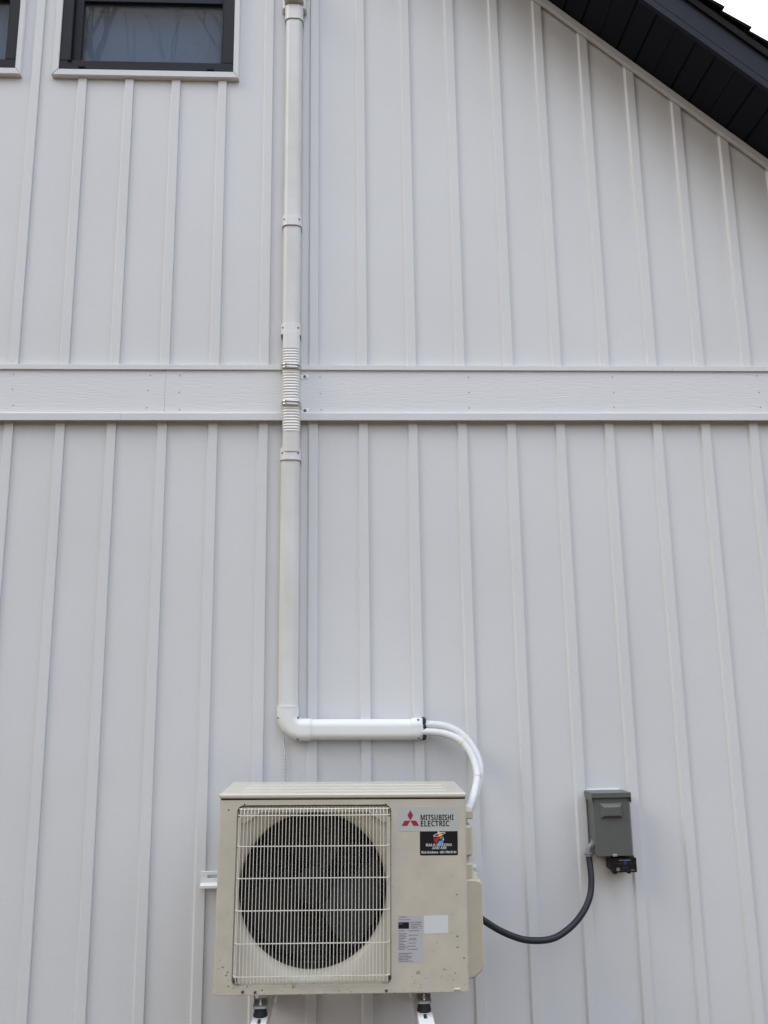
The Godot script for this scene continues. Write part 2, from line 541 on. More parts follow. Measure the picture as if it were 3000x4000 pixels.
func build_house() -> Node3D:
	var house := thing("house", "white board and batten house gable with dark roof overhang", "house")
	# sheathing behind the siding, with openings at the windows
	var core := Shape.new()
	var xl := -6.0
	var xr := 3.3
	var wy0: float = WINDOWS[0][2] + 0.02
	var wy1: float = WINDOWS[0][3] - 0.02
	core.box(Vector3(xl, 0.02, -0.18), Vector3(xr, 2.7, -0.008))
	core.box(Vector3(-4.0, 2.7, -0.18), Vector3(1.45, wy0, -0.008))
	core.box(Vector3(-2.85, wy0, -0.18), Vector3(WINDOWS[1][0] + 0.02, wy1, -0.008))
	core.box(Vector3(WINDOWS[1][1] - 0.02, wy0, -0.18), Vector3(WINDOWS[0][0] + 0.02, wy1, -0.008))
	core.box(Vector3(WINDOWS[0][1] - 0.02, wy0, -0.18), Vector3(0.13, wy1, -0.008))
	core.plate([Vector2(1.45, 2.7), Vector2(xr, 2.7), Vector2(xr, rake(xr)), Vector2(1.45, rake(1.45))] if rake(xr) > 2.72 else [Vector2(1.45, 2.7), Vector2(APEX.x + (APEX.y - 2.7) / SLOPE, 2.7), Vector2(1.45, rake(1.45))], -0.18, -0.008)
	core.plate([Vector2(0.13, wy0), Vector2(1.45, wy0), Vector2(APEX.x + (APEX.y - wy0) / SLOPE - 0.01, wy0 + 0.004), Vector2(0.13, rake(0.13))], -0.18, -0.009)
	core.plate([Vector2(-4.0, 2.7), Vector2(-4.0, rake(-4.0)), Vector2(APEX.x - (APEX.y - 2.7) / SLOPE, 2.7)], -0.18, -0.008)
	core.plate([Vector2(-4.0, rake(-4.0)), Vector2(-4.0, wy0), Vector2(-2.85, wy0), Vector2(-2.85, rake(-2.85))], -0.18, -0.008)
	core.plate([Vector2(-2.85, wy1), Vector2(0.13, wy1), Vector2(APEX.x, APEX.y)], -0.18, -0.009)
	# the other walls
	core.box(Vector3(xl, 0.02, -7.0), Vector3(xl + 0.15, 2.6, -0.182))
	core.box(Vector3(xr - 0.15, 0.02, -7.0), Vector3(xr, 2.6, -0.182))
	core.box(Vector3(xl + 0.16, 0.02, -7.0), Vector3(xr - 0.16, 2.6, -6.85))
	core.plate([Vector2(xl + 0.2, 2.61), Vector2(xr - 0.2, 2.61), Vector2(APEX.x, APEX.y - 0.02)], -7.0, -6.86)
	part("wall", core, M.concrete, house)
	# the upstairs room behind the windows
	var room := Shape.new()
	room.box(Vector3(-2.7, 3.05, -4.0), Vector3(-0.05, 3.10, -0.19))
	room.box(Vector3(-2.7, 5.50, -4.0), Vector3(-0.05, 5.54, -0.19))
	room.box(Vector3(-2.74, 3.05, -4.0), Vector3(-2.70, 5.54, -0.19))
	room.box(Vector3(-0.05, 3.05, -4.0), Vector3(-0.01, 5.54, -0.19))
	room.box(Vector3(-2.74, 3.05, -4.05), Vector3(-0.01, 5.54, -4.0))
	part("room", room, M.room_paint, house)
	var st := Shape.new()
	st.box(Vector3(xl - 0.01, -0.05, -7.0), Vector3(xr + 0.01, 0.22, 0.004), 0.005)
	part("foundation", st, M.concrete, house)
	# siding, panel by panel
	for k in range(-22, 23):
		siding_panel(house, k, 0.24, false, 2.618)
		var mid := EDGE + PITCH * (k - 0.5)
		if rake(mid + PITCH * 0.55 * sign(mid - APEX.x)) > 2.95:
			siding_panel(house, k, 2.838, true, 0.0)
	# belt of embossed boards between two trim channels
	var stops := [-5.98, -3.85, -0.7398, 2.60, 3.28]
	var nail_at := [
		[Vector2(-1.3488, 2.8063), Vector2(-1.3486, 2.7426), Vector2(-1.3409, 2.6747), Vector2(-0.8012, 2.8025), Vector2(-0.8075, 2.7383), Vector2(-0.81, 2.6652)],
		[Vector2(-0.6824, 2.8022), Vector2(-0.6822, 2.7308), Vector2(-0.6785, 2.6566), Vector2(-0.1116, 2.7994), Vector2(-0.1098, 2.7257), Vector2(-0.1068, 2.6569), Vector2(0.5009, 2.7974), Vector2(0.5028, 2.7316), Vector2(0.5, 2.6651), Vector2(1.1058, 2.8), Vector2(1.1072, 2.7331), Vector2(1.1048, 2.6687), Vector2(1.7223, 2.8077), Vector2(1.7247, 2.7342), Vector2(1.724, 2.6693)], []]
	var nail := Shape.new()
	nail.lathe(Vector3.ZERO, Vector3(0, 0, 1), [Vector2(0.0036, -0.002), Vector2(0.0036, 0.0002), Vector2(0.0028, 0.0007), Vector2(0.0, 0.0008)], 10)
	var nail_mesh := nail.mesh()
	for i in 4:
		st = Shape.new()
		st.uv_scale = Vector2(1.25, 5.0)
		st.box(Vector3(stops[i] + 0.0003, 2.630, -0.004), Vector3(stops[i + 1] - 0.0003, 2.836, 0.0205), 0.001)
		var board := part("belt_board", st, M.belt, house)
		if i >= 1:
			for p in nail_at[i - 1]:
				var nl := part("nail", nail_mesh, M.nail_head, board)
				nl.position = Vector3(p.x, p.y, 0.0205)
	# upper drip strip: sloped top, front lip
	var a_stops := [-5.99, -2.3, 1.36, 3.29]
	for i in 3:
		st = Shape.new()
		var prof := [Vector2(0.000, 2.8475), Vector2(0.0135, 2.8495), Vector2(0.0265, 2.8470), Vector2(0.0290, 2.8455), Vector2(0.0290, 2.8262), Vector2(0.0275, 2.8250), Vector2(0.0215, 2.8250), Vector2(0.0000, 2.8370)]
		extrude_x(st, prof, a_stops[i] + 0.0004, a_stops[i + 1] - 0.0004)
		part("drip_strip", st, M.trim_vinyl, house)
	var b_stops := [-5.99, -0.908, 2.75, 3.29]
	for i in 3:
		st = Shape.new()
		var prof := [Vector2(0.000, 2.6420), Vector2(0.0260, 2.6420), Vector2(0.0340, 2.6400), Vector2(0.0358, 2.6370), Vector2(0.0350, 2.6090), Vector2(0.0335, 2.6075), Vector2(0.0310, 2.6075), Vector2(0.0302, 2.6290), Vector2(0.000, 2.6290)]
		extrude_x(st, prof, b_stops[i] + 0.0004, b_stops[i + 1] - 0.0004)
		part("trim_channel", st, M.trim_vinyl, house)
	for x in [xl - 0.01, xr - 0.05]:
		st = Shape.new()
		st.box(Vector3(x, 0.24, -0.06), Vector3(x + 0.06, rake(x + 0.03) - 0.03, 0.034), 0.003)
		part("corner_post", st, M.trim_vinyl, house)
	for w in WINDOWS:
		build_window(house, w)
	build_roof(house)
	return house

func extrude_x(st: Shape, prof: Array, x0: float, x1: float):
	# prof holds (z, y)
	var c := Vector2.ZERO
	for p in prof:
		c += p / prof.size()
	var poly := PackedVector2Array(prof)
	var turn := 1.0 if not Geometry2D.is_polygon_clockwise(poly) else -1.0
	for i in prof.size():
		var a: Vector2 = prof[i]
		var b: Vector2 = prof[(i + 1) % prof.size()]
		var o := Vector3(0, -(b - a).x, (b - a).y) * turn
		st.quad_to(Vector3(x0, a.y, a.x), Vector3(x0, b.y, b.x), Vector3(x1, b.y, b.x), Vector3(x1, a.y, a.x), o)
	var tris := Geometry2D.triangulate_polygon(poly)
	for i in range(0, tris.size(), 3):
		for e in [[x0, -1.0], [x1, 1.0]]:
			var a := poly[tris[i]]
			var b := poly[tris[i + 1]]
			var d := poly[tris[i + 2]]
			st.tri_to(Vector3(e[0], a.y, a.x), Vector3(e[0], b.y, b.x), Vector3(e[0], d.y, d.x), Vector3(e[1], 0, 0))

func build_roof(house: Node3D):
	# each slope in its own frame: x runs down the slope, y away from it, the apex of the soffit plane at the origin
	var long := 6.35
	for side in [1.0, -1.0]:
		var roof := holder("roof", house, Vector3(APEX.x, APEX.y, 0))
		roof.rotation.z = -ROOF_TURN * side
		var f := func(a: float, b: float) -> Array:      # mirror a span for the other slope
			return [a, b] if side > 0 else [-b, -a]
		var st: Shape
		# rake trim on the wall under the soffit
		st = Shape.new()
		var e: Array = f.call(0.02, long - 0.15)
		st.box(Vector3(e[0], -0.0335, 0.0145), Vector3(e[1], -0.0015, 0.033), 0.002)
		part("rake_trim", st, M.trim_vinyl, roof)
		st = Shape.new()
		st.box(Vector3(e[0], -0.012, -0.02), Vector3(e[1], 0.02, -0.001))
		part("rake_backing", st, M.trim_vinyl, roof)
		# soffit panels with two grooves each and a seam between neighbours
		var s0 := 3.5568 - 0.3048 * 11
		var n := 0
		while s0 + 0.3048 * n < long - 0.05:
			var a := s0 + 0.3048 * n
			e = f.call(a + 0.0012, a + 0.3048 - 0.0012)
			st = Shape.new()
			var g1: float = e[0] + 0.1004 if side > 0 else e[0] + 0.1004
			var g2: float = e[0] + 0.2020
			var pts := [Vector2(e[0], 0.0), Vector2(g1 - 0.005, 0.0), Vector2(g1 - 0.002, 0.009), Vector2(g1 + 0.002, 0.009), Vector2(g1 + 0.005, 0.0), Vector2(g2 - 0.005, 0.0), Vector2(g2 - 0.002, 0.009), Vector2(g2 + 0.002, 0.009), Vector2(g2 + 0.005, 0.0), Vector2(e[1], 0.0), Vector2(e[1], 0.014), Vector2(e[0], 0.014)]
			st.plate(pts, 0.002, 0.312)
			part("soffit_panel", st, M.soffit, roof)
			n += 1
		# fascia with a bead near its lower edge
		e = f.call(0.0, long)
		st = Shape.new()
		st.box(Vector3(e[0], -0.006, 0.3125), Vector3(e[1], 0.0235, 0.3320), 0.0015)
		st.box(Vector3(e[0], 0.0245, 0.3125), Vector3(e[1], 0.1160, 0.3312), 0.001)
		part("fascia", st, M.fascia, roof)
		st = Shape.new()
		st.box(Vector3(e[0], 0.1105, 0.3335), Vector3(e[1], 0.1190, 0.3420), 0.002)
		st.box(Vector3(e[0], 0.1195, 0.3125), Vector3(e[1], 0.1430, 0.3400), 0.002)
		part("drip_edge", st, M.drip_metal, roof)
		# roof deck
		st = Shape.new()
		st.box(Vector3(e[0], 0.128, -7.3), Vector3(e[1], 0.142, 0.312))
		part("deck", st, M.drip_metal, roof)
		# eave soffit at the low end of the slope
		# courses of shingles, each lapping the one below it
		var c := 0
		var first := 3.6597 - 0.1415 * 25
		while first + 0.1415 * c < long + 0.02:
			var a := first + 0.1415 * c
			st = Shape.new()
			var z1 := 0.352 + 0.004 * sin(c * 2.3)
			var thick := 0.0125 + 0.004 * (0.5 + 0.5 * sin(c * 4.1))
			var q := [Vector2(a - 0.1415 * 1.02, 0.146), Vector2(a, 0.1590), Vector2(a, 0.1590 + thick), Vector2(a - 0.1415 * 1.02, 0.149 + thick * 0.4)]
			if side < 0:
				for i in q.size():
					q[i].x = -q[i].x
			st.plate(q, -7.32, z1)
			part("shingle_course", st, M.shingle, roof)
			c += 1

# ---------------------------------------------------------------- line-set cover
func duct_outline(width: float, depth: float, r: float) -> Array:
	# half-round-cornered cover, flat on the wall: (across, out)
	var pts := [Vector2(-width / 2, 0.0)]
	for i in 7:
		var a := PI - (PI / 2) * i / 6.0
		pts.append(Vector2(-width / 2 + r, depth - r) + Vector2(cos(a), sin(a)) * r)
	for i in 7:
		var a := PI / 2 - (PI / 2) * i / 6.0
		pts.append(Vector2(width / 2 - r, depth - r) + Vector2(cos(a), sin(a)) * r)
	pts.append(Vector2(width / 2, 0.0))
	return pts

func screw_mesh() -> ArrayMesh:
	var s := Shape.new()
	s.lathe(Vector3.ZERO, Vector3(0, 0, 1), [Vector2(0.0042, -0.004), Vector2(0.0042, 0.0012), Vector2(0.0032, 0.0022), Vector2(0.0016, 0.0024), Vector2(0.0012, 0.0012), Vector2(0.0, 0.0012)], 12)
	return s.mesh()

func build_cover(screw: ArrayMesh):
	var t := thing("pipe_cover", "white plastic pipe cover running down the wall and turning toward the outdoor unit", "pipe cover", Vector3(-0.2305, 1.33, 0.0))
	var base := t.position
	var out := Vector3(0, 0, 1)
	var straight := func(called: String, x: float, ya: float, yb: float, z0: float, width: float, depth: float, r: float, m: Material):
		var st := Shape.new()
		st.sweep([Vector3(x, ya, z0) - base, Vector3(x, yb, z0) - base], duct_outline(width, depth, r), true, out, called != "coupler" and called != "collar")
		return part(called, st, m, t)
	straight.call("cover_section", -0.2298, 3.4800, 4.5150, 0.0016, 0.0755, 0.058, 0.026, M.duct)
	straight.call("cover_section", -0.2305, 2.9900, 3.4600, 0.0016, 0.0755, 0.058, 0.026, M.duct)
	straight.call("cover_section", -0.2290, 2.8830, 2.9780, 0.0120, 0.0690, 0.056, 0.020, M.duct_fitting)
	straight.call("cover_section", -0.2260, 2.4700, 2.5600, 0.0120, 0.0690, 0.056, 0.020, M.duct)
	straight.call("cover_section", -0.2290, 1.4780, 2.4450, 0.0016, 0.0755, 0.058, 0.026, M.duct)
	for c in [[-0.2308, 3.4560, 3.5030], [-0.2312, 2.9690, 3.0160], [-0.2282, 2.4370, 2.4850]]:
		var o = straight.call("coupler", c[0], c[1], c[2], 0.0012, 0.0820, 0.0635, 0.028, M.duct_fitting)
		var st := Shape.new()
		st.sweep([Vector3(c[0], c[2] - 0.002, 0.001) - base, Vector3(c[0], c[2] + 0.003, 0.001) - base], duct_outline(0.0795, 0.0612, 0.027), true, out)
		part("lip", st, M.duct_fitting, o)
		for s in [-1.0, 1.0]:
			var sc := part("screw", screw, M.screw, o)
			sc.position = Vector3(c[0] + s * 0.0315, (c[1] + c[2]) / 2 + 0.004, 0.0575) - base
			sc.rotation = Vector3(0, s * 0.55, 0)
	# corrugated flexible length bulging over the belt
	var st := Shape.new()
	var rings := 30
	var ya := 2.5545
	var yb := 2.9050
	var prev := []
	var prev_n := []
	var steps := rings * 6
	for i in steps + 1:
		var u := i / float(steps)
		var y: float = lerp(ya, yb, u)
		var wave := 0.5 + 0.5 * cos(TAU * (u * rings))
		var slope := -sin(TAU * (u * rings))
		var grow := 0.0016 * wave
		var arch := 0.006 * sin(PI * u)
		var x: float = lerp(-0.2258, -0.2290, u)
		var ol := duct_outline(0.0690 + grow * 2.0, 0.056 + grow, 0.022)
		var ring := []
		var rn := []
		for j in ol.size():
			ring.append(Vector3(x + ol[j].x, y, 0.0125 + arch + ol[j].y) - base)
			var tt: Vector2 = (ol[min(j + 1, ol.size() - 1)] - ol[max(j - 1, 0)]).normalized()
			var nn := Vector3(-tt.y, 0, tt.x)
			rn.append((nn - Vector3(0, slope * 0.75, 0)).normalized())
		if i > 0:
			for j in ol.size() - 1:
				st.quad_n(prev[j], prev[j + 1], ring[j + 1], ring[j], prev_n[j], prev_n[j + 1], rn[j + 1], rn[j])
		prev = ring; prev_n = rn
	part("flexible_section", st, M.flex, t)
	# two bright metal straps with a screwed tab
	for c in [[-0.2285, 2.8250, 2.7990], [-0.2270, 2.6690, 2.6530]]:
		st = Shape.new()
		for d in [-0.0062, 0.0062]:
			var band := []
			var ol := duct_outline(0.0745, 0.0668, 0.0235)
			for p in ol:
				band.append(Vector3(c[0] + p.x, c[1] + d + p.x * -0.02, 0.0135 + p.y) - base)
			st.tube(band, 0.0047, 8)
		var o := part("strap", st, M.chrome, t)
		st = Shape.new()
		st.box(Vector3(c[0] + 0.0375, c[2] - 0.0095, 0.0200) - base, Vector3(c[0] + 0.0690, c[2] + 0.0095, 0.0232) - base, 0.001)
		st.box(Vector3(c[0] + 0.0355, c[2] - 0.0095, 0.0200) - base, Vector3(c[0] + 0.0372, c[1] + 0.008, 0.0480) - base, 0.0005)
		part("tab", st, M.tab_metal, o)
		st = Shape.new()
		st.lathe(Vector3(c[0] + 0.0545, c[2], 0.0225) - base, Vector3(0, 0, 1), [Vector2(0.0068, 0.0), Vector2(0.0068, 0.002), Vector2(0.0042, 0.0026), Vector2(0.0042, 0.0055), Vector2(0.0, 0.0058)], 8)
		part("screw", st, M.screw, o)
	# elbow
	st = Shape.new()
	var path := [Vector3(-0.2305, 1.4830, 0.001) - base]
	for i in 11:
		var a := PI + (PI / 2) * i / 10.0
		path.append(Vector3(-0.1755, 1.4505, 0.001) + Vector3(cos(a), sin(a), 0) * 0.0550 - base)
	path.append(Vector3(-0.1445, 1.3950, 0.001) - base)
	st.sweep(path, duct_outline(0.0815, 0.0625, 0.028), true, out)
	var elbow := part("elbow", st, M.duct_fitting, t)
	st = Shape.new()
	st.sweep([Vector3(-0.2303, 1.4795, 0.001) - base, Vector3(-0.2303, 1.4835, 0.001) - base], duct_outline(0.0828, 0.0635, 0.0285), true, out)
	st.sweep([Vector3(-0.1475, 1.3951, 0.001) - base, Vector3(-0.1438, 1.3950, 0.001) - base], duct_outline(0.0828, 0.0635, 0.0285), true, out)
	part("lip", st, M.duct_fitting, elbow)
	for p in [[-0.2640, 1.4400], [-0.1905, 1.4400], [-0.1915, 1.3620]]:
		var sc := part("screw", screw, M.screw, elbow)
		sc.position = Vector3(p[0], p[1], 0.0480) - base
		sc.scale = Vector3(1, 1, 3.0)
	# level run to the refrigerant lines
	st = Shape.new()
	st.sweep([Vector3(-0.150, 1.3950, 0.0016) - base, Vector3(0.2400, 1.3893, 0.0016) - base], duct_outline(0.0755, 0.058, 0.026), true, out)
	part("cover_section", st, M.duct_fitting, t)
	st = Shape.new()
	st.sweep([Vector3(0.2370, 1.3920, 0.001) - base, Vector3(0.2650, 1.3920, 0.001) - base, Vector3(0.2651, 1.3920, 0.001) - base], duct_outline(0.0790, 0.0620, 0.0275), true, out)
	st.sweep([Vector3(0.2650, 1.3920, 0.001) - base, Vector3(0.2800, 1.3920, 0.001) - base], duct_outline(0.0770, 0.0600, 0.0270), true, out)
	var cap := part("end_fitting", st, M.duct_fitting, t)
	for s in [-1.0, 1.0]:
		var sc := part("screw", screw, M.screw, cap)
		sc.position = Vector3(0.2615, 1.3920 + s * 0.0330, 0.0500) - base
		sc.scale = Vector3(1, 1, 3.0)
	st = Shape.new()
	for i in 7:
		var y := 1.3665 + 0.0085 * i
		for z in [0.022, 0.045]:
			st.lathe(Vector3(0.2835, y, z) - base, Vector3(1, 0, 0), [Vector2(0.0165, -0.006), Vector2(0.0165 + 0.0015 * sin(i * 2.1), 0.003), Vector2(0.011, 0.0075 + 0.0015 * sin(i * 3.7)), Vector2(0.0, 0.009)], 12)
	part("sealing_putty", st, M.putty, t)
	# wall cap at the top, its skirt narrowing into the cover
	straight.call("collar", -0.2300, 4.4600, 4.5300, 0.001, 0.0815, 0.0630, 0.028, M.duct_fitting)
	st = Shape.new()
	st.sweep([Vector3(-0.2300, 4.5300, 0.0) - base, Vector3(-0.2300, 4.5420, 0.0) - base, Vector3(-0.2300, 4.7100, 0.0) - base], duct_outline(0.1080, 0.0450, 0.020), true, out)
	st.sweep([Vector3(-0.2300, 4.5460, 0.0) - base, Vector3(-0.2300, 4.6900, 0.0) - base], duct_outline(0.0860, 0.0900, 0.030), true, out)
	part("wall_cap", st, M.duct_fitting, t)

func smooth_path(pts: Array, per := 5) -> Array:
	var c := Curve3D.new()
	for i in pts.size():
		var a: Vector3 = pts[max(i - 1, 0)]
		var b: Vector3 = pts[min(i + 1, pts.size() - 1)]
		var h := (b - a) / 6.0
		c.add_point(pts[i], -h, h)
	var out := []
	for i in pts.size() - 1:
		for j in per:
			out.append(c.sample(i, j / float(per)))
	out.append(pts[-1])
	return out

func build_lines():
	var t := thing("refrigerant_lines", "pair of white insulated refrigerant lines bending down into the outdoor unit", "pipes", Vector3(0.29, 1.40, 0.04))
	var base := t.position
	var a := [Vector3(0.276, 1.408, 0.042), Vector3(0.301, 1.407, 0.045), Vector3(0.353, 1.402, 0.05), Vector3(0.398, 1.386, 0.06), Vector3(0.437, 1.356, 0.075), Vector3(0.464, 1.313, 0.1), Vector3(0.475, 1.271, 0.13), Vector3(0.471, 1.236, 0.16), Vector3(0.454, 1.193, 0.2), Vector3(0.432, 1.157, 0.24), Vector3(0.410, 1.128, 0.27), Vector3(0.400, 1.112, 0.28)]
	var b := [Vector3(0.276, 1.380, 0.050), Vector3(0.299, 1.381, 0.055), Vector3(0.350, 1.376, 0.066), Vector3(0.389, 1.364, 0.082), Vector3(0.420, 1.345, 0.100), Vector3(0.446, 1.308, 0.124), Vector3(0.459, 1.268, 0.150), Vector3(0.459, 1.232, 0.182), Vector3(0.444, 1.192, 0.222), Vector3(0.424, 1.157, 0.260), Vector3(0.404, 1.130, 0.288), Vector3(0.394, 1.114, 0.298)]
	var fill := func(pts: Array, r: float):
		var rel := []
		for p in pts:
			rel.append(p - base)
		var st := Shape.new()
		st.tube(smooth_path(rel, 6), r, 18)
		part("insulated_line", st, M.insulation, t)
	fill.call(a, 0.0146)
	fill.call(b, 0.0138)
	# tape bands where the lines are tied together
	for i in [4, 7]:
		var st := Shape.new()
		for q in [a, b]:
			var d: Vector3 = (q[i + 1] - q[i - 1]).normalized() * 0.0042
			st.tube([q[i] - d - base, q[i] + d - base], 0.0154, 18)
		part("tape_band", st, M.tape, t)
	t = thing("control_cable", "thin white cable dropping from the cover elbow behind the outdoor unit", "cable", Vector3(-0.2475, 1.10, 0.008))
	var st := Shape.new()
	st.tube(smooth_path([Vector3(-0.2475, 1.3620, 0.010) - t.position, Vector3(-0.2440, 1.33, 0.009) - t.position, Vector3(-0.2390, 1.2826, 0.009) - t.position, Vector3(-0.2400, 1.1997, 0.009) - t.position, Vector3(-0.242, 1.10, 0.010) - t.position], 6), 0.0036, 8)
	part("sheath", st, M.insulation, t)
	st = Shape.new()
	for i in 9:
		var y := 1.300 - 0.0125 * i
		st.box(Vector3(-0.2394 - 0.0010, y - 0.004, 0.0100) - t.position, Vector3(-0.2394 + 0.0010, y + 0.004, 0.0130) - t.position)
	part("print", st, M.grey_plastic, t)

# ---------------------------------------------------------------- outdoor unit
const UNIT_AT := Vector3(-0.0257, 0.6299, 0.46)
const UNIT_TURN := -0.0138

# from a place on the wall's axes to the unit's own front plane
func on_unit(x: float, y: float) -> Vector2:
	return (Vector2(x, y) - Vector2(UNIT_AT.x, UNIT_AT.y)).rotated(-UNIT_TURN)

func rounded(lo: Vector2, hi: Vector2, r: float, n := 6) -> Array:
	var pts := []
	for c in [[Vector2(hi.x - r, hi.y - r), 0.0], [Vector2(lo.x + r, hi.y - r), PI / 2], [Vector2(lo.x + r, lo.y + r), PI], [Vector2(hi.x - r, lo.y + r), PI * 1.5]]:
		for i in n + 1:
			var a: float = c[1] + (PI / 2) * i / n
			pts.append(c[0] + Vector2(cos(a), sin(a)) * r)
	return pts

func ray_to(outline: Array, c: Vector2, dir: Vector2) -> Vector2:
	var best := 0.0
	for i in outline.size():
		var hit = Geometry2D.segment_intersects_segment(c, c + dir * 3.0, outline[i], outline[(i + 1) % outline.size()])
		if hit != null:
			best = max(best, (hit - c).length())
	return c + dir * best

func front_texture() -> ImageTexture:
	var w := 1024
	var h := 768
	var im := Image.create(w, h, false, Image.FORMAT_RGB8)
	var a := FastNoiseLite.new()
	a.seed = 71; a.frequency = 0.008; a.fractal_octaves = 4
	var r := RandomNumberGenerator.new()
	r.seed = 99
	for y in h:
		for x in w:
			var k := 0.965 + a.get_noise_2d(x, y) * 0.035 + r.randf_range(-0.012, 0.012)
			im.set_pixel(x, y, Color(k, k, k * 0.995))
	# dried specks of soil splashed up from the ground
	var speck := func(cx: float, cy: float, rad: float, dark: float):
		var f := FastNoiseLite.new()
		f.seed = int(cx * 7 + cy * 13); f.frequency = 0.25
		for yy in range(int(cy - rad - 2), int(cy + rad + 3)):
			for xx in range(int(cx - rad - 2), int(cx + rad + 3)):
				if xx < 0 or yy < 0 or xx >= w or yy >= h:
					continue
				var d := Vector2(xx - cx, (yy - cy) * 1.2).length() / rad + f.get_noise_2d(xx * 3.0, yy * 3.0) * 0.55
				if d < 1.0:
					var c := im.get_pixel(xx, yy)
					im.set_pixel(xx, yy, c.lerp(Color(0.42, 0.36, 0.29), dark))
	for i in 190:
		var y := h * (1.0 - pow(r.randf(), 2.4) * 0.62)
		speck.call(r.randf() * w, y, r.randf_range(0.9, 2.6), r.randf_range(0.3, 0.75))
	for i in 60:
		speck.call(r.randf() * w, r.randf() * h, r.randf_range(0.7, 1.4), r.randf_range(0.25, 0.5))
	for p in [[0.795, 0.902, 5], [0.805, 0.905, 3], [0.80, 0.895, 4], [0.90, 0.885, 3.5], [0.908, 0.887, 2.5], [0.945, 0.905, 3], [0.955, 0.72, 5], [0.955, 0.775, 5], [0.035, 0.86, 5], [0.055, 0.885, 6], [0.05, 0.90, 5], [0.15, 0.955, 6], [0.19, 0.975, 6], [0.31, 0.965, 5], [0.44, 0.952, 6], [0.955, 0.505, 4], [0.77, 0.845, 5], [0.98, 0.83, 6], [0.06, 0.955, 4], [0.65, 0.83, 4]]:
		speck.call(p[0] * w, p[1] * h, min(p[2], 4.2), 0.62)
	im.generate_mipmaps()
	return ImageTexture.create_from_image(im)

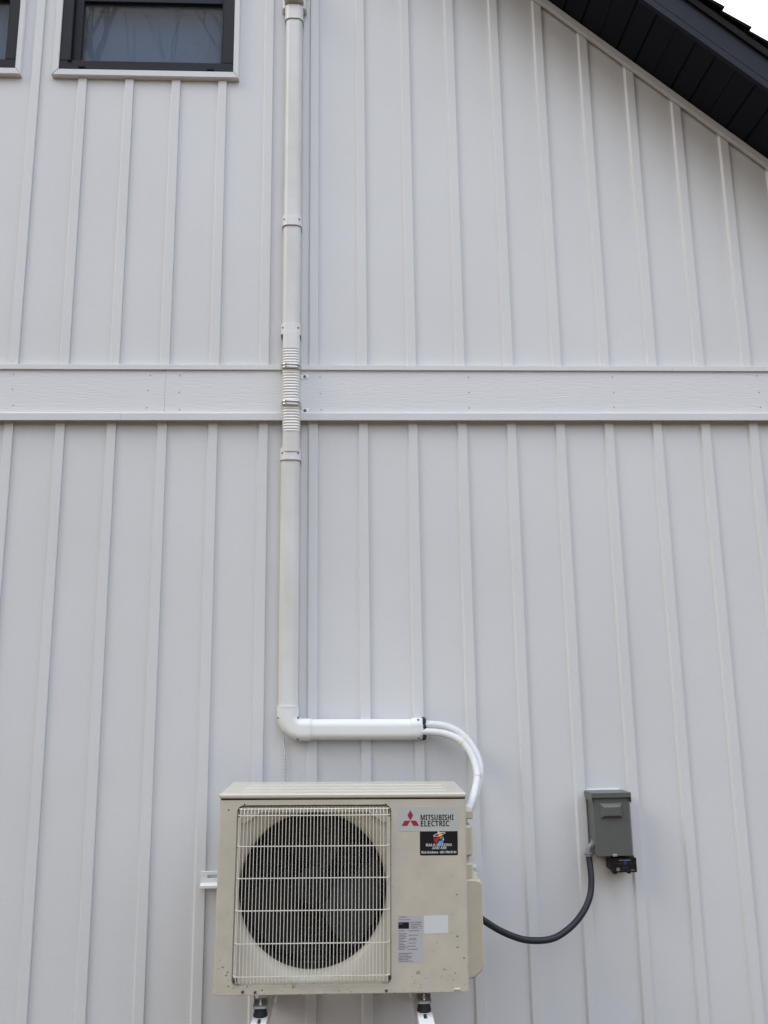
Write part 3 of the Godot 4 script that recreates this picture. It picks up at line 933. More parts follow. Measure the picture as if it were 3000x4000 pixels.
func build_unit(screw: ArrayMesh):
	var t := thing("heat_pump", "beige outdoor heat pump unit with round fan behind a wire guard", "heat pump", UNIT_AT)
	t.rotation.z = UNIT_TURN
	var hw := 0.3965
	var top := 0.5720
	var depth := 0.285
	var rim := 0.012
	# front panel with the rounded fan opening
	var glo := on_unit(-0.3655, 0.6560)
	var ghi := on_unit(0.1355, 1.1840)
	var hole := rounded(glo, ghi, 0.022, 6)
	var gc := (glo + ghi) / 2.0
	var outer := [Vector2(-hw + rim * 0.7, 0.001), Vector2(hw - rim * 0.7, 0.001), Vector2(hw - rim * 0.7, top), Vector2(-hw + rim * 0.7, top)]
	var dirs := []
	for i in 144:
		dirs.append(TAU * i / 144.0)
	for p in outer + hole:
		dirs.append(fposmod((p - gc).angle(), TAU))
	dirs.sort()
	var front := Shape.new()
	front.uv_scale = Vector2(1.0 / (2 * hw), 1.0 / top)
	var m := dirs.size()
	for i in m:
		var da := Vector2.from_angle(dirs[i])
		var db := Vector2.from_angle(dirs[(i + 1) % m])
		if abs(wrapf(dirs[(i + 1) % m] - dirs[i], -PI, PI)) < 1e-5:
			continue
		var ia := ray_to(hole, gc, da)
		var ib := ray_to(hole, gc, db)
		var oa := ray_to(outer, gc, da)
		var ob := ray_to(outer, gc, db)
		front.quad_to(Vector3(ia.x, ia.y, 0), Vector3(ib.x, ib.y, 0), Vector3(ob.x, ob.y, 0), Vector3(oa.x, oa.y, 0), Vector3(0, 0, 1))
	# rolled edges down both sides and along the bottom
	for s in [-1.0, 1.0]:
		var last := Vector3(s * (hw - rim * 0.7), 0, 0)
		var last_n := Vector3(0, 0, 1)
		for i in range(1, 7):
			var a := (PI / 2) * i / 6.0
			var p := Vector3(s * (hw - rim * 0.7 + rim * 0.7 * sin(a)), 0, -rim + rim * cos(a))
			var nn := Vector3(s * sin(a), 0, cos(a))
			front.quad_n(last + Vector3(0, 0.001, 0), p + Vector3(0, 0.001, 0), p + Vector3(0, top, 0), last + Vector3(0, top, 0), last_n, nn, nn, last_n)
			last = p; last_n = nn
	front.box(Vector3(-hw + rim * 0.7, -0.001, -0.03), Vector3(hw - rim * 0.7, 0.0009, -0.001), 0.0003)
	# folded walls of the opening
	for i in hole.size():
		var a: Vector2 = hole[i]
		var b: Vector2 = hole[(i + 1) % hole.size()]
		front.quad_to(Vector3(a.x, a.y, 0), Vector3(b.x, b.y, 0), Vector3(b.x, b.y, -0.022), Vector3(a.x, a.y, -0.022), Vector3(gc.x, gc.y, 0) - Vector3(a.x, a.y, 0))
	var fm := paint("cabinet_front", lin(0.61, 0.565, 0.475), 0.34)
	fm.albedo_texture = front_texture()
	fm.texture_repeat = true
	fm.uv1_offset = Vector3(0.5, 0.0, 0.0)
	part("front_panel", front, fm, t)
	# recessed plate and bell mouth round the fan
	var fc := on_unit(-0.1184, 0.9193)
	var bell := Shape.new()
	var r_in := 0.2365
	var nd := 120
	for i in nd:
		var a0 := TAU * i / nd
		var a1 := TAU * (i + 1) / nd
		var da := Vector2.from_angle(a0)
		var db := Vector2.from_angle(a1)
		var oa := ray_to(hole, fc, da)
		var ob := ray_to(hole, fc, db)
		var ra: float = (oa - fc).length()
		var rb: float = (ob - fc).length()
		for j in 10:
			var pts := []
			var nn := []
			for q in [[da, ra, j], [db, rb, j], [db, rb, j + 1], [da, ra, j + 1]]:
				var b: float = (PI / 2) * q[2] / 10.0
				var reach: float = q[1] - r_in
				var rr: float = r_in + reach * (1.0 - sin(b))
				pts.append(Vector3(fc.x + q[0].x * rr, fc.y + q[0].y * rr, -0.020 - 0.042 * (1.0 - cos(b))))
				var inward := -0.042 * sin(b)
				nn.append(Vector3(q[0].x * inward, q[0].y * inward, reach * cos(b) + 0.002).normalized())
			bell.quad_n(pts[0], pts[1], pts[2], pts[3], nn[0], nn[1], nn[2], nn[3])
	part("fan_surround", bell, M.cabinet, t)
	bell = Shape.new()
	bell.lathe(Vector3(fc.x, fc.y, -0.0615), Vector3(0, 0, -1), [Vector2(r_in, 0.0), Vector2(r_in, 0.055)], 96)
	part("fan_sleeve", bell, M.dark_plastic, t)
	# pressed strip across the head of the opening
	var ledge := Shape.new()
	var lx0 := glo.x + 0.012
	var lx1 := ghi.x - 0.012
	var ly := ghi.y - 0.006
	ledge.plate([Vector2(lx0, ly), Vector2(lx0, ly - 0.050), Vector2(lx0 + 0.014, ly - 0.050), Vector2(lx0 + 0.062, ly - 0.018), Vector2(lx1 - 0.062, ly - 0.018), Vector2(lx1 - 0.014, ly - 0.050), Vector2(lx1, ly - 0.050), Vector2(lx1, ly)], -0.0250, -0.012, 0.001)
	part("head_strip", ledge, M.cabinet, t)
	# sides, base, lid
	var st := Shape.new()
	st.box(Vector3(-hw, 0.0, -depth), Vector3(-hw + 0.002, top, -rim))
	part("side_panel", st, M.cabinet, t)
	st = Shape.new()
	st.box(Vector3(hw - 0.002, 0.0, -depth), Vector3(hw, top, -rim))
	part("side_panel", st, M.cabinet, t)
	st = Shape.new()
	st.box(Vector3(-hw + 0.0025, 0.002, -depth), Vector3(hw - 0.0025, 0.006, -0.002))
	part("base_pan", st, M.cabinet, t)
	var lid := Shape.new()
	lid.box(Vector3(-hw - 0.0015, top + 0.0035, -depth - 0.006), Vector3(hw + 0.0015, top + 0.0200, 0.0035), 0.0050)
	for i in 3:
		var z := -0.07 - 0.07 * i
		lid.box(Vector3(-hw + 0.06, top + 0.0185, z - 0.020), Vector3(hw - 0.06, top + 0.0220, z + 0.020), 0.0017)
	lid.box(Vector3(-hw - 0.0075, top + 0.0120, -0.06), Vector3(-hw - 0.0010, top + 0.0155, -0.01), 0.0012)
	part("lid", lid, M.cabinet, t)
	st = Shape.new()
	st.box(Vector3(-hw + 0.004, top - 0.01, -depth + 0.004), Vector3(hw - 0.004, top + 0.0034, -0.006))
	part("lid_seat", st, M.dark_plastic, t)
	# coil behind the fan
	st = Shape.new()
	st.box(Vector3(-hw + 0.004, 0.01, -depth + 0.006), Vector3(hw - 0.004, top - 0.012, -depth + 0.02))
	st.box(Vector3(0.168, 0.01, -depth + 0.02), Vector3(0.172, top - 0.012, -0.024))
	part("coil", st, M.coil, t)
	# thin upright fins standing close together in front of the back
	st = Shape.new()
	for i in 150:
		var x := -hw + 0.007 + i * 0.00375
		st.box(Vector3(x, 0.012, -depth + 0.0205), Vector3(x + 0.0005, top - 0.014, -depth + 0.056))
	var fins := part("coil_fins", st, M.coil, t)
	fins.set_meta("kind", "stuff")
	var coil := holder("coil_tubes", t)
	var ct := Shape.new()
	ct.tube([Vector3(-hw + 0.006, 0, 0), Vector3(0.166, 0, 0)], 0.0045, 8)
	var ctm := ct.mesh()
	for i in 24:
		var o := part("tube", ctm, M.coil, coil)
		o.position = Vector3(0, 0.03 + 0.0225 * i, -depth + 0.036)
	# fan
	var fan := holder("fan", t, Vector3(fc.x, fc.y, -0.105))
	st = Shape.new()
	st.lathe(Vector3.ZERO, Vector3(0, 0, 1), [Vector2(0.060, -0.045), Vector2(0.060, 0.012), Vector2(0.054, 0.018), Vector2(0.030, 0.020), Vector2(0.026, 0.014), Vector2(0.012, 0.014), Vector2(0.010, 0.024), Vector2(0.0, 0.025)], 40)
	part("hub", st, M.dark_plastic, fan)
	var blade := Shape.new()
	var nr := 8
	var na := 10
	var grid := []
	for i in nr + 1:
		var row := []
		var r: float = lerp(0.052, 0.224, i / float(nr))
		for j in na + 1:
			var u := j / float(na)
			var sweep := 0.15 + 1.35 * u + 0.25 * pow(i / float(nr), 2.0)
			row.append(Vector3(cos(sweep) * r, sin(sweep) * r, lerp(0.018, -0.042, u) + 0.008 * sin(PI * u)))
		grid.append(row)
	for i in nr:
		for j in na:
			for dz in [0.0, -0.004]:
				var q := Vector3(0, 0, dz)
				blade.quad_to(grid[i][j] + q, grid[i + 1][j] + q, grid[i + 1][j + 1] + q, grid[i][j + 1] + q, Vector3(0, 0, 1.0 if dz == 0.0 else -1.0))
	var bm := blade.mesh()
	for i in 3:
		var o := part("blade", bm, M.dark_plastic, fan)
		o.rotation.z = TAU * i / 3.0 + 0.75
	st = Shape.new()
	for x in [-0.052, 0.052]:
		st.box(Vector3(fc.x + x - 0.008, 0.008, -0.215), Vector3(fc.x + x + 0.008, top - 0.01, -0.205), 0.002)
	st.lathe(Vector3(fc.x, fc.y, -0.205), Vector3(0, 0, 1), [Vector2(0.055, -0.03), Vector2(0.055, 0.045), Vector2(0.0, 0.05)], 24)
	part("motor_mount", st, M.dark_plastic, t)
	# wire guard
	var guard := holder("fan_guard", t)
	var y_low := on_unit(-0.10, 0.6620).y
	var y_high := on_unit(-0.10, 1.1800).y
	var wire := Shape.new()
	wire.tube([Vector3(0, y_low, -0.020), Vector3(0, y_low + 0.001, 0.004), Vector3(0, y_low + 0.006, 0.0105), Vector3(0, y_low + 0.016, 0.0120), Vector3(0, y_high - 0.022, 0.0120), Vector3(0, y_high - 0.012, 0.0095), Vector3(0, y_high - 0.003, 0.001), Vector3(0, y_high, -0.020)], 0.00112, 7)
	var wm := wire.mesh()
	var wires := 43
	var gx0 := glo.x + 0.0135
	var gx1 := ghi.x - 0.0135
	for i in wires:
		var o := part("wire", wm, M.grille_wire_skylit, guard)
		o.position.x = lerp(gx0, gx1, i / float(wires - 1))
	var across := Shape.new()
	across.tube([Vector3(glo.x + 0.004, 0, -0.020), Vector3(glo.x + 0.0045, 0, -0.004), Vector3(glo.x + 0.009, 0, 0.0055), Vector3(glo.x + 0.018, 0, 0.0092), Vector3(ghi.x - 0.018, 0, 0.0092), Vector3(ghi.x - 0.009, 0, 0.0055), Vector3(ghi.x - 0.0045, 0, -0.004), Vector3(ghi.x - 0.004, 0, -0.020)], 0.0018, 8)
	var am := across.mesh()
	for y in [1.1755, 1.1565, 1.0640, 0.9690, 0.8740, 0.7790, 0.6850]:
		var o := part("cross_wire", am, M.grille_wire_skylit, guard)
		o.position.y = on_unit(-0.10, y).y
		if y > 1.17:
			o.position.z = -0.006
	for x in [glo.x + 0.0052, glo.x + 0.0085, ghi.x - 0.0052, ghi.x - 0.0085]:
		st = Shape.new()
		var z := -0.006 if x < glo.x + 0.006 or x > ghi.x - 0.006 else 0.003
		st.tube([Vector3(x, y_low + 0.02, z), Vector3(x, y_high - 0.03, z)], 0.0016, 7)
		part("wire", st, M.grille_wire_skylit, guard)
	# screws and holes
	for p in [on_unit(-0.355, 0.672), on_unit(0.1225, 0.6675), on_unit(-0.3300, 0.6440), on_unit(0.1120, 0.6360), on_unit(-0.292, 0.6420)]:
		var sc := part("screw", screw, M.screw, t)
		sc.position = Vector3(p.x, p.y, 0.0005)
		sc.scale = Vector3.ONE * 1.1
		if p.x < glo.x + 0.03 and p.y > 0.03:
			sc.position.z = -0.012
			sc.scale.z = 2.2
		if p.x > 0.10 and p.y > 0.03:
			sc.position.z = -0.012
			sc.scale.z = 2.2
	var dot := Shape.new()
	dot.lathe(Vector3.ZERO, Vector3(0, 0, 1), [Vector2(0.0025, -0.002), Vector2(0.0025, 0.0003), Vector2(0.0, 0.0003)], 10)
	var dm := dot.mesh()
	for p in [on_unit(-0.335, 1.1930), on_unit(-0.385, 1.1770), on_unit(0.118, 1.1850)]:
		part("rivet", dm, M.print_black, t).position = Vector3(p.x, p.y, 0.0)
	# badge with the maker's mark and name
	var badge := Shape.new()
	badge.plate(rounded(on_unit(0.1548, 1.1010), on_unit(0.3525, 1.1740), 0.003, 4), 0.0, 0.0006)
	var bp := part("badge", badge, M.badge, t)
	var left := on_unit(0.1671, 1.1181)
	var right := on_unit(0.2245, 1.1175)
	var w3 := (right.x - left.x) / 3.0 * 0.985
	var hh := on_unit(0.1958, 1.1655).y - left.y
	var cx := (left.x + right.x) / 2.0
	var low := left.y
	var rise := hh * 0.335
	for poly in [
		[Vector2(cx, low + hh), Vector2(cx + w3 * 0.495, low + hh * 0.67), Vector2(cx, low + rise + 0.0005), Vector2(cx - w3 * 0.495, low + hh * 0.67)],
		[Vector2(cx - 0.0005, low + rise - 0.0003), Vector2(cx - w3 * 0.5, low), Vector2(cx - w3 * 1.5, low), Vector2(cx - w3, low + rise - 0.0003)],
		[Vector2(cx + 0.0005, low + rise - 0.0003), Vector2(cx + w3, low + rise - 0.0003), Vector2(cx + w3 * 1.5, low), Vector2(cx + w3 * 0.5, low)]]:
		var d := Shape.new()
		d.plate(poly, 0.0006, 0.0011)
		part("diamond", d, M.print_red, bp)
	text(bp, "MITSUBISHI", M.print_black, on_unit(0.2293, 1.1337), on_unit(0.3362, 1.1495), 0.0006, ["Droid Sans"], 700)
	text(bp, "ELECTRIC", M.print_black, on_unit(0.2291, 1.1150), on_unit(0.3214, 1.1310), 0.0006, ["Droid Sans"], 700)
	# black installer's sticker
	var s0 := on_unit(0.2250, 1.0270)
	var s1 := on_unit(0.3477, 1.1042)
	var stick := Shape.new()
	stick.plate(rounded(s0, s1, 0.004, 5), 0.0, 0.0005)
	var sp := part("sticker", stick, M.sticker_black, t)
	var sw := s1.x - s0.x
	var sh := s1.y - s0.y
	var on := func(u: float, v: float) -> Vector2:          # place on the sticker, from its upper corner
		return Vector2(s0.x + u * sw, s1.y - v * sh)
	var flame := func(pts: Array, mat: Material, lift: float):
		var out := []
		for p in pts:
			out.append(on.call((p[0] - 295.0) / 1135.0, (p[1] - 172.0) / 718.0))
		var d := Shape.new()
		d.plate(out, 0.0004, 0.0007 + lift)
		part("emblem", d, mat, sp)
	flame.call([[705, 380], [740, 400], [770, 440], [800, 400], [850, 370], [900, 380], [895, 430], [850, 470], [800, 530], [770, 560], [720, 500], [705, 430]], M.print_crimson, 0.0)
	flame.call([[820, 375], [860, 340], [960, 330], [965, 380], [940, 430], [905, 450], [900, 390]], M.print_orange, 0.0001)
	flame.call([[825, 190], [870, 215], [905, 262], [935, 250], [960, 290], [950, 330], [850, 335], [825, 280]], M.print_yellow, 0.0002)
	flame.call([[830, 540], [885, 480], [910, 500], [955, 460], [1000, 510], [990, 570], [920, 600], [850, 570]], M.print_blue, 0.0)
	flame.call([[990, 360], [1020, 450], [1005, 495], [968, 450]], M.print_sky, 0.0001)
	var halo := Shape.new()
	var ring := []
	for i in 33:
		var a := TAU * i / 32.0
		var p := Vector2(cos(a) * 178.0, sin(a) * 34.0).rotated(-0.26)
		var q: Vector2 = on.call((878.0 + p.x - 295.0) / 1135.0, (312.0 + p.y - 172.0) / 718.0)
		ring.append(Vector3(q.x, q.y, 0.0009))
	halo.tube(ring, 0.0008, 6)
	part("emblem", halo, M.print_white, sp)
	text(sp, "HALO HEATING", M.print_white, on.call(0.155, 0.648), on.call(0.845, 0.552), 0.0005, ["Droid Serif"], 700, 0.0004)
	text(sp, "AND AIR", M.print_white, on.call(0.318, 0.757), on.call(0.70, 0.665), 0.0005, ["Droid Serif"], 700, 0.0004)
	text(sp, "Rich Erickson · 651-796-8134", M.print_white, on.call(0.040, 0.925), on.call(0.960, 0.830), 0.0005, ["Droid Sans"], 700, 0.0004)
	# rating plate with fine print, and a blank white label
	var rp := Shape.new()
	var r0 := on_unit(0.1480, 0.7135)
	var r1 := on_unit(0.2285, 0.8500)
	rp.uv_scale = Vector2(1.0 / (r1.x - r0.x), 1.0 / (r1.y - r0.y))
	rp.plate([r0, Vector2(r1.x, r0.y), r1, Vector2(r0.x, r1.y)], 0.0, 0.0005)
	var rm := paint("rating_plate", lin(0.52, 0.51, 0.53), 0.45)
	rm.albedo_texture = fine_print()
	rm.uv1_offset = Vector3(-r0.x / (r1.x - r0.x), r1.y / (r1.y - r0.y), 0)
	part("rating_plate", rp, rm, t)
	rp = Shape.new()
	rp.plate([on_unit(0.2336, 0.7954), on_unit(0.3099, 0.7954), on_unit(0.3099, 0.8475), on_unit(0.2336, 0.8475)], 0.0, 0.0005)
	part("blank_label", rp, M.paper, t)
	# covers on the end of the cabinet
	var cov := Shape.new()
	cov.box(Vector3(hw - 0.001, on_unit(0.40, 1.1200).y, -0.22), Vector3(hw + 0.0330, on_unit(0.40, 1.1490).y, -0.08), 0.004)
	part("end_cover", cov, M.cabinet_side, t)
	cov = Shape.new()
	cov.box(Vector3(hw - 0.001, on_unit(0.40, 1.0040).y, -0.22), Vector3(hw + 0.0300, on_unit(0.40, 1.1000).y, -0.08), 0.006)
	part("end_cover", cov, M.cabinet_side, t)
	cov = Shape.new()
	cov.box(Vector3(hw - 0.001, 0.010, -0.22), Vector3(hw + 0.0290, on_unit(0.40, 0.9830).y, -0.08), 0.005)
	part("end_cover", cov, M.cabinet_side, t)
	cov = Shape.new()
	cov.box(Vector3(hw - 0.001, 0.35, -0.20), Vector3(hw + 0.020, 0.45, -0.10))
	part("end_recess", cov, M.cabinet_side, t)
	var bulge := Shape.new()
	var by := on_unit(0.40, 0.9330).y
	var bx := hw + 0.0590
	bulge.plate([Vector2(hw + 0.001, 0.006), Vector2(hw + 0.030, 0.016), Vector2(hw + 0.050, 0.031), Vector2(bx - 0.002, 0.046), Vector2(bx, 0.064), Vector2(bx, by - 0.014), Vector2(bx - 0.006, by - 0.004), Vector2(bx - 0.022, by), Vector2(hw + 0.001, by)], -0.235, -0.076, 0.004)
	part("service_cover", bulge, M.cabinet_side, t)
	# valve stubs in the gap between the covers
	st = Shape.new()
	st.tube([Vector3(hw, on_unit(0.40, 1.108).y, -0.15), Vector3(hw + 0.022, on_unit(0.40, 1.112).y, -0.15)], 0.006, 8)
	part("valve", st, M.bracket_white, t)
	var slot := on_unit(0.3330, 0.6330)
	st = Shape.new()
	st.plate(rounded(slot - Vector2(0.010, 0.0035), slot + Vector2(0.010, 0.0035), 0.003, 4), 0.0, 0.0030, 0.0012)
	part("pressed_tab", st, M.cabinet, t)
	st = Shape.new()
	st.tube([Vector3(hw + 0.002, 0.020, -0.10), Vector3(hw + 0.006, 0.002, -0.095), Vector3(hw + 0.009, -0.010, -0.092)], 0.0042, 8)
	part("cable_tail", st, M.dark_plastic, t)
	# feet under the cabinet
	for x in [-0.279, 0.230]:
		var f := on_unit(x, 0.60)
		st = Shape.new()
		st.box(Vector3(f.x - 0.022, f.y + 0.012, -0.120), Vector3(f.x + 0.022, 0.003, -0.068), 0.002)
		part("foot", st, M.zinc, t)

func fine_print() -> ImageTexture:
	# illegible rows of small print on a grey plate
	var w := 160
	var h := 272
	var im := Image.create(w, h, false, Image.FORMAT_RGB8)
	im.fill(Color(0.97, 0.97, 0.98))
	var r := RandomNumberGenerator.new()
	r.seed = 4
	im.fill_rect(Rect2i(6, 40, 68, 38), Color(0.10, 0.10, 0.11))
	for x in range(10, 34, 3):
		im.fill_rect(Rect2i(x, 46, 2, 6), Color(0.75, 0.75, 0.75))
	for e in [Rect2i(80, 36, 76, 1), Rect2i(80, 78, 76, 1), Rect2i(80, 36, 1, 43), Rect2i(155, 36, 1, 43)]:
		im.fill_rect(e, Color(0.45, 0.45, 0.46))
	var rows := [[8, 12, 58], [24, 8, 84], [42, 86, 150], [52, 86, 150], [62, 86, 150], [71, 90, 130], [88, 8, 44], [88, 70, 140]]
	for y in range(104, 200, 9):
		rows.append([y, 8, 30 + r.randi() % 30])
		if r.randf() < 0.75:
			rows.append([y, 60 + r.randi() % 20, 110 + r.randi() % 36])
	for y in range(216, 266, 9):
		rows.append([y, 8, 70 + r.randi() % 35])
	for q in rows:
		var x: int = q[1]
		while x < q[2]:
			var l := 2 + r.randi() % 5
			var k := r.randf_range(0.25, 0.5)
			im.fill_rect(Rect2i(x, q[0], l, 4), Color(k, k, k))
			x += l + 1 + r.randi() % 2
	im.generate_mipmaps()
	return ImageTexture.create_from_image(im)

# ---------------------------------------------------------------- what carries the unit
func build_bracket():
	var t := thing("wall_bracket", "white steel wall bracket carrying the outdoor unit on two arms", "bracket", Vector3(-0.0257, 0.50, 0.0))
	var b := t.position
	# slotted rail: upright plate, sloping shelf and a lip
	var st := Shape.new()
	var x0 := -0.5420
	var x1 := 0.470
	var zp := 0.0140
	var slot_y0 := 0.8735
	var slot_y1 := 0.8855
	st.box(Vector3(x0, slot_y1, zp) - b, Vector3(x1, 0.8985, zp + 0.003) - b, 0.001)
	st.box(Vector3(x0, 0.8600, zp) - b, Vector3(x1, slot_y0, zp + 0.003) - b, 0.001)
	var xs := [x0, x0 + 0.0240]
	var x := x0 + 0.0240
	while x < x1 - 0.1:
		x += 0.060
		xs.append(x)
		xs.append(x + 0.022)
		x += 0.022
	for i in range(0, xs.size() - 1, 2):
		st.box(Vector3(xs[i], slot_y0 + 0.0002, zp + 0.0002) - b, Vector3(xs[i + 1], slot_y1 - 0.0002, zp + 0.0028) - b, 0.0005)
	st.quad_to(Vector3(x0, 0.8600, zp + 0.003) - b, Vector3(x1, 0.8600, zp + 0.003) - b, Vector3(x1, 0.8530, zp + 0.020) - b, Vector3(x0, 0.8530, zp + 0.020) - b, Vector3(0, 1, 0.3))
	st.box(Vector3(x0, 0.8430, zp + 0.0190) - b, Vector3(x1, 0.8535, zp + 0.0220) - b, 0.001)
	part("rail", st, M.bracket_white, t)
	for cx in [-0.2805, 0.2330]:
		# upright against the wall, arm with flanges and a slot near its end
		st = Shape.new()
		st.box(Vector3(cx - 0.022, 0.460, 0.0132) - b, Vector3(cx + 0.022, 0.8590, 0.0390) - b, 0.002)
		part("upright", st, M.bracket_white, t)
		var arm := Shape.new()
		var ya := 0.5540
		var w := 0.0235
		var z1 := 0.560
		arm.box(Vector3(cx - w, ya - 0.003, 0.0395) - b, Vector3(cx + w, ya, 0.425) - b, 0.0008)
		arm.box(Vector3(cx - w, ya - 0.003, 0.4251) - b, Vector3(cx - 0.006, ya, 0.462) - b, 0.0004)
		arm.box(Vector3(cx + 0.006, ya - 0.003, 0.4251) - b, Vector3(cx + w, ya, 0.462) - b, 0.0004)
		arm.box(Vector3(cx - w, ya - 0.003, 0.4621) - b, Vector3(cx + w, ya, z1) - b, 0.0008)
		for s in [-1.0, 1.0]:
			var f0: float = cx + s * w
			arm.box(Vector3(min(f0, f0 - s * 0.003), ya - 0.042, 0.0395) - b, Vector3(max(f0, f0 - s * 0.003), ya - 0.0032, z1) - b, 0.0008)
		part("arm", arm, M.bracket_white, t)
		# rubber mount, its bolt, and the galvanised cup under the unit's foot
		var mount := Vector3(cx, 0.5540, 0.402) - b
		st = Shape.new()
		st.lathe(mount, Vector3(0, 1, 0), [Vector2(0.0, 0.0005), Vector2(0.0215, 0.0005), Vector2(0.0226, 0.002), Vector2(0.0222, 0.004), Vector2(0.0172, 0.0285), Vector2(0.0, 0.0285)], 32)
		part("rubber_mount", st, M.rubber, t)
		st = Shape.new()
		st.lathe(mount + Vector3(0, 0, 0.031), Vector3(0, 1, 0), [Vector2(0.0, -0.014), Vector2(0.0042, -0.013), Vector2(0.0042, 0.001), Vector2(0.0, 0.0015)], 12)
		part("bolt", st, M.screw, t)
		st = Shape.new()
		st.plate(rounded(Vector2(mount.x - 0.0220, -(mount.z + 0.026)), Vector2(mount.x + 0.0220, -(mount.z - 0.045)), 0.008, 5), 0.0, 0.0065, 0.0015)
		var cup := Shape.new()
		for i in range(0, st.v.size(), 3):
			var p := []
			for j in 3:
				var q: Vector3 = st.v[i + j]
				p.append(Vector3(q.x, mount.y + 0.0286 + q.z, -q.y))
			cup.tri(p[0], p[1], p[2], mount + Vector3(0, 0.0306, -0.004))
		for s in [-1.0, 1.0]:
			cup.box(Vector3(mount.x + s * 0.0205 - 0.001, mount.y + 0.0352, mount.z - 0.03), Vector3(mount.x + s * 0.0205 + 0.001, mount.y + 0.060, mount.z - 0.004), 0.0005)
		var cp := part("cup_washer", cup, M.zinc, t)
		st = Shape.new()
		st.lathe(mount + Vector3(0, 0.0352, 0.004), Vector3(0, 1, 0), [Vector2(0.0098, 0.0), Vector2(0.0098, 0.0012), Vector2(0.0070, 0.0014), Vector2(0.0070, 0.0075), Vector2(0.0032, 0.0080), Vector2(0.0032, 0.0160), Vector2(0.0, 0.0165)], 6)
		part("nut", st, M.chrome, cp)

# ---------------------------------------------------------------- electrics
func build_disconnect():
	var t := thing("disconnect_box", "grey steel electrical disconnect box with a hooded lid on the siding", "electrical box", Vector3(0.9640, 0.9350, 0.0))
	var b := t.position
	var st := Shape.new()
	st.box(Vector3(0.8995, 0.9350, 0.0030) - b, Vector3(1.0290, 1.1440, 0.0880) - b, 0.003)
	part("case", st, M.grey_steel, t)
	var cover := Shape.new()
	cover.box(Vector3(0.8965, 0.9345, 0.0885) - b, Vector3(1.0310, 1.1405, 0.1000) - b, 0.002)
	var cp := part("cover", cover, M.grey_steel, t)
	# raised panel
	var o := [Vector2(0.9190, 1.0660), Vector2(1.0040, 1.0660), Vector2(1.0040, 1.1200), Vector2(0.9190, 1.1200)]
	var i_ := [Vector2(0.9325, 1.0775), Vector2(0.9905, 1.0775), Vector2(0.9905, 1.1065), Vector2(0.9325, 1.1065)]
	st = Shape.new()
	var away := Vector3(0.9615, 1.093, 0.09) - b
	for k in 4:
		var q := (k + 1) % 4
		st.quad(Vector3(o[k].x, o[k].y, 0.0999) - b, Vector3(o[q].x, o[q].y, 0.0999) - b, Vector3(i_[q].x, i_[q].y, 0.1130) - b, Vector3(i_[k].x, i_[k].y, 0.1130) - b, away)
	st.quad(Vector3(i_[0].x, i_[0].y, 0.1130) - b, Vector3(i_[1].x, i_[1].y, 0.1130) - b, Vector3(i_[2].x, i_[2].y, 0.1130) - b, Vector3(i_[3].x, i_[3].y, 0.1130) - b, away)
	part("raised_panel", st, M.grey_steel, cp)
	st = Shape.new()
	st.box(Vector3(0.9560, 0.9350, 0.1000) - b, Vector3(0.9720, 0.9430, 0.1070) - b, 0.001)
	part("latch", st, M.zinc, cp)
	# hood
	st = Shape.new()
	st.quad_to(Vector3(0.8900, 1.1530, 0.001) - b, Vector3(1.0365, 1.1530, 0.001) - b, Vector3(1.0365, 1.1568, 0.1088) - b, Vector3(0.8900, 1.1568, 0.1088) - b, Vector3(0, 1, 0))
	st.quad_to(Vector3(0.8900, 1.1505, 0.001) - b, Vector3(1.0365, 1.1505, 0.001) - b, Vector3(1.0365, 1.1540, 0.1070) - b, Vector3(0.8900, 1.1540, 0.1070) - b, Vector3(0, -1, 0))
	st.box(Vector3(0.8900, 1.1395, 0.1062) - b, Vector3(1.0365, 1.1566, 0.1090) - b, 0.0008)
	for x in [0.8900, 1.0345]:
		for s in [[x, -1.0], [x + 0.002, 1.0]]:
			st.quad_to(Vector3(s[0], 1.1530, 0.001) - b, Vector3(s[0], 1.1566, 0.1080) - b, Vector3(s[0], 1.1215, 0.1080) - b, Vector3(s[0], 1.1260, 0.0300) - b, Vector3(s[1], 0, 0))
			st.tri_to(Vector3(s[0], 1.1530, 0.001) - b, Vector3(s[0], 1.1260, 0.0300) - b, Vector3(s[0], 1.1450, 0.001) - b, Vector3(s[1], 0, 0))
		st.box(Vector3(x, 1.1212, 0.1062) - b, Vector3(x + 0.002, 1.1394, 0.1090) - b, 0.0004)
	part("hood", st, M.grey_steel, t)
	st = Shape.new()
	st.tube([Vector3(0.8990, 1.1540, 0.0035) - b, Vector3(0.95, 1.1548, 0.0040) - b, Vector3(1.0280, 1.1540, 0.0035) - b], 0.0028, 8)
	part("sealant_bead", st, M.trim_vinyl, t)
	# surge protector under the box
	var s := thing("surge_protector", "small black surge protector with blue light under the grey box", "surge protector", Vector3(1.0020, 0.8750, 0.0))
	b = s.position
	st = Shape.new()
	st.box(Vector3(0.9560, 0.8770, 0.0130) - b, Vector3(1.0440, 0.9320, 0.0780) - b, 0.004)
	st.box(Vector3(0.9600, 0.8710, 0.0600) - b, Vector3(0.9740, 0.8780, 0.0860) - b, 0.001)
	st.box(Vector3(1.0130, 0.8710, 0.0600) - b, Vector3(1.0250, 0.8780, 0.0860) - b, 0.001)
	part("body", st, M.dark_plastic, s)
	var face := Shape.new()
	var f0 := Vector2(0.9588, 0.8768) - Vector2(b.x, b.y)
	var f1 := Vector2(1.0462, 0.9262) - Vector2(b.x, b.y)
	face.uv_scale = Vector2(1.0 / (f1.x - f0.x), 1.0 / (f1.y - f0.y))
	face.plate(rounded(f0, f1, 0.002, 3), 0.0775, 0.0900, 0.0)
	var fmt := paint("surge_face", Color(1, 1, 1), 0.35)
	fmt.albedo_texture = surge_print()
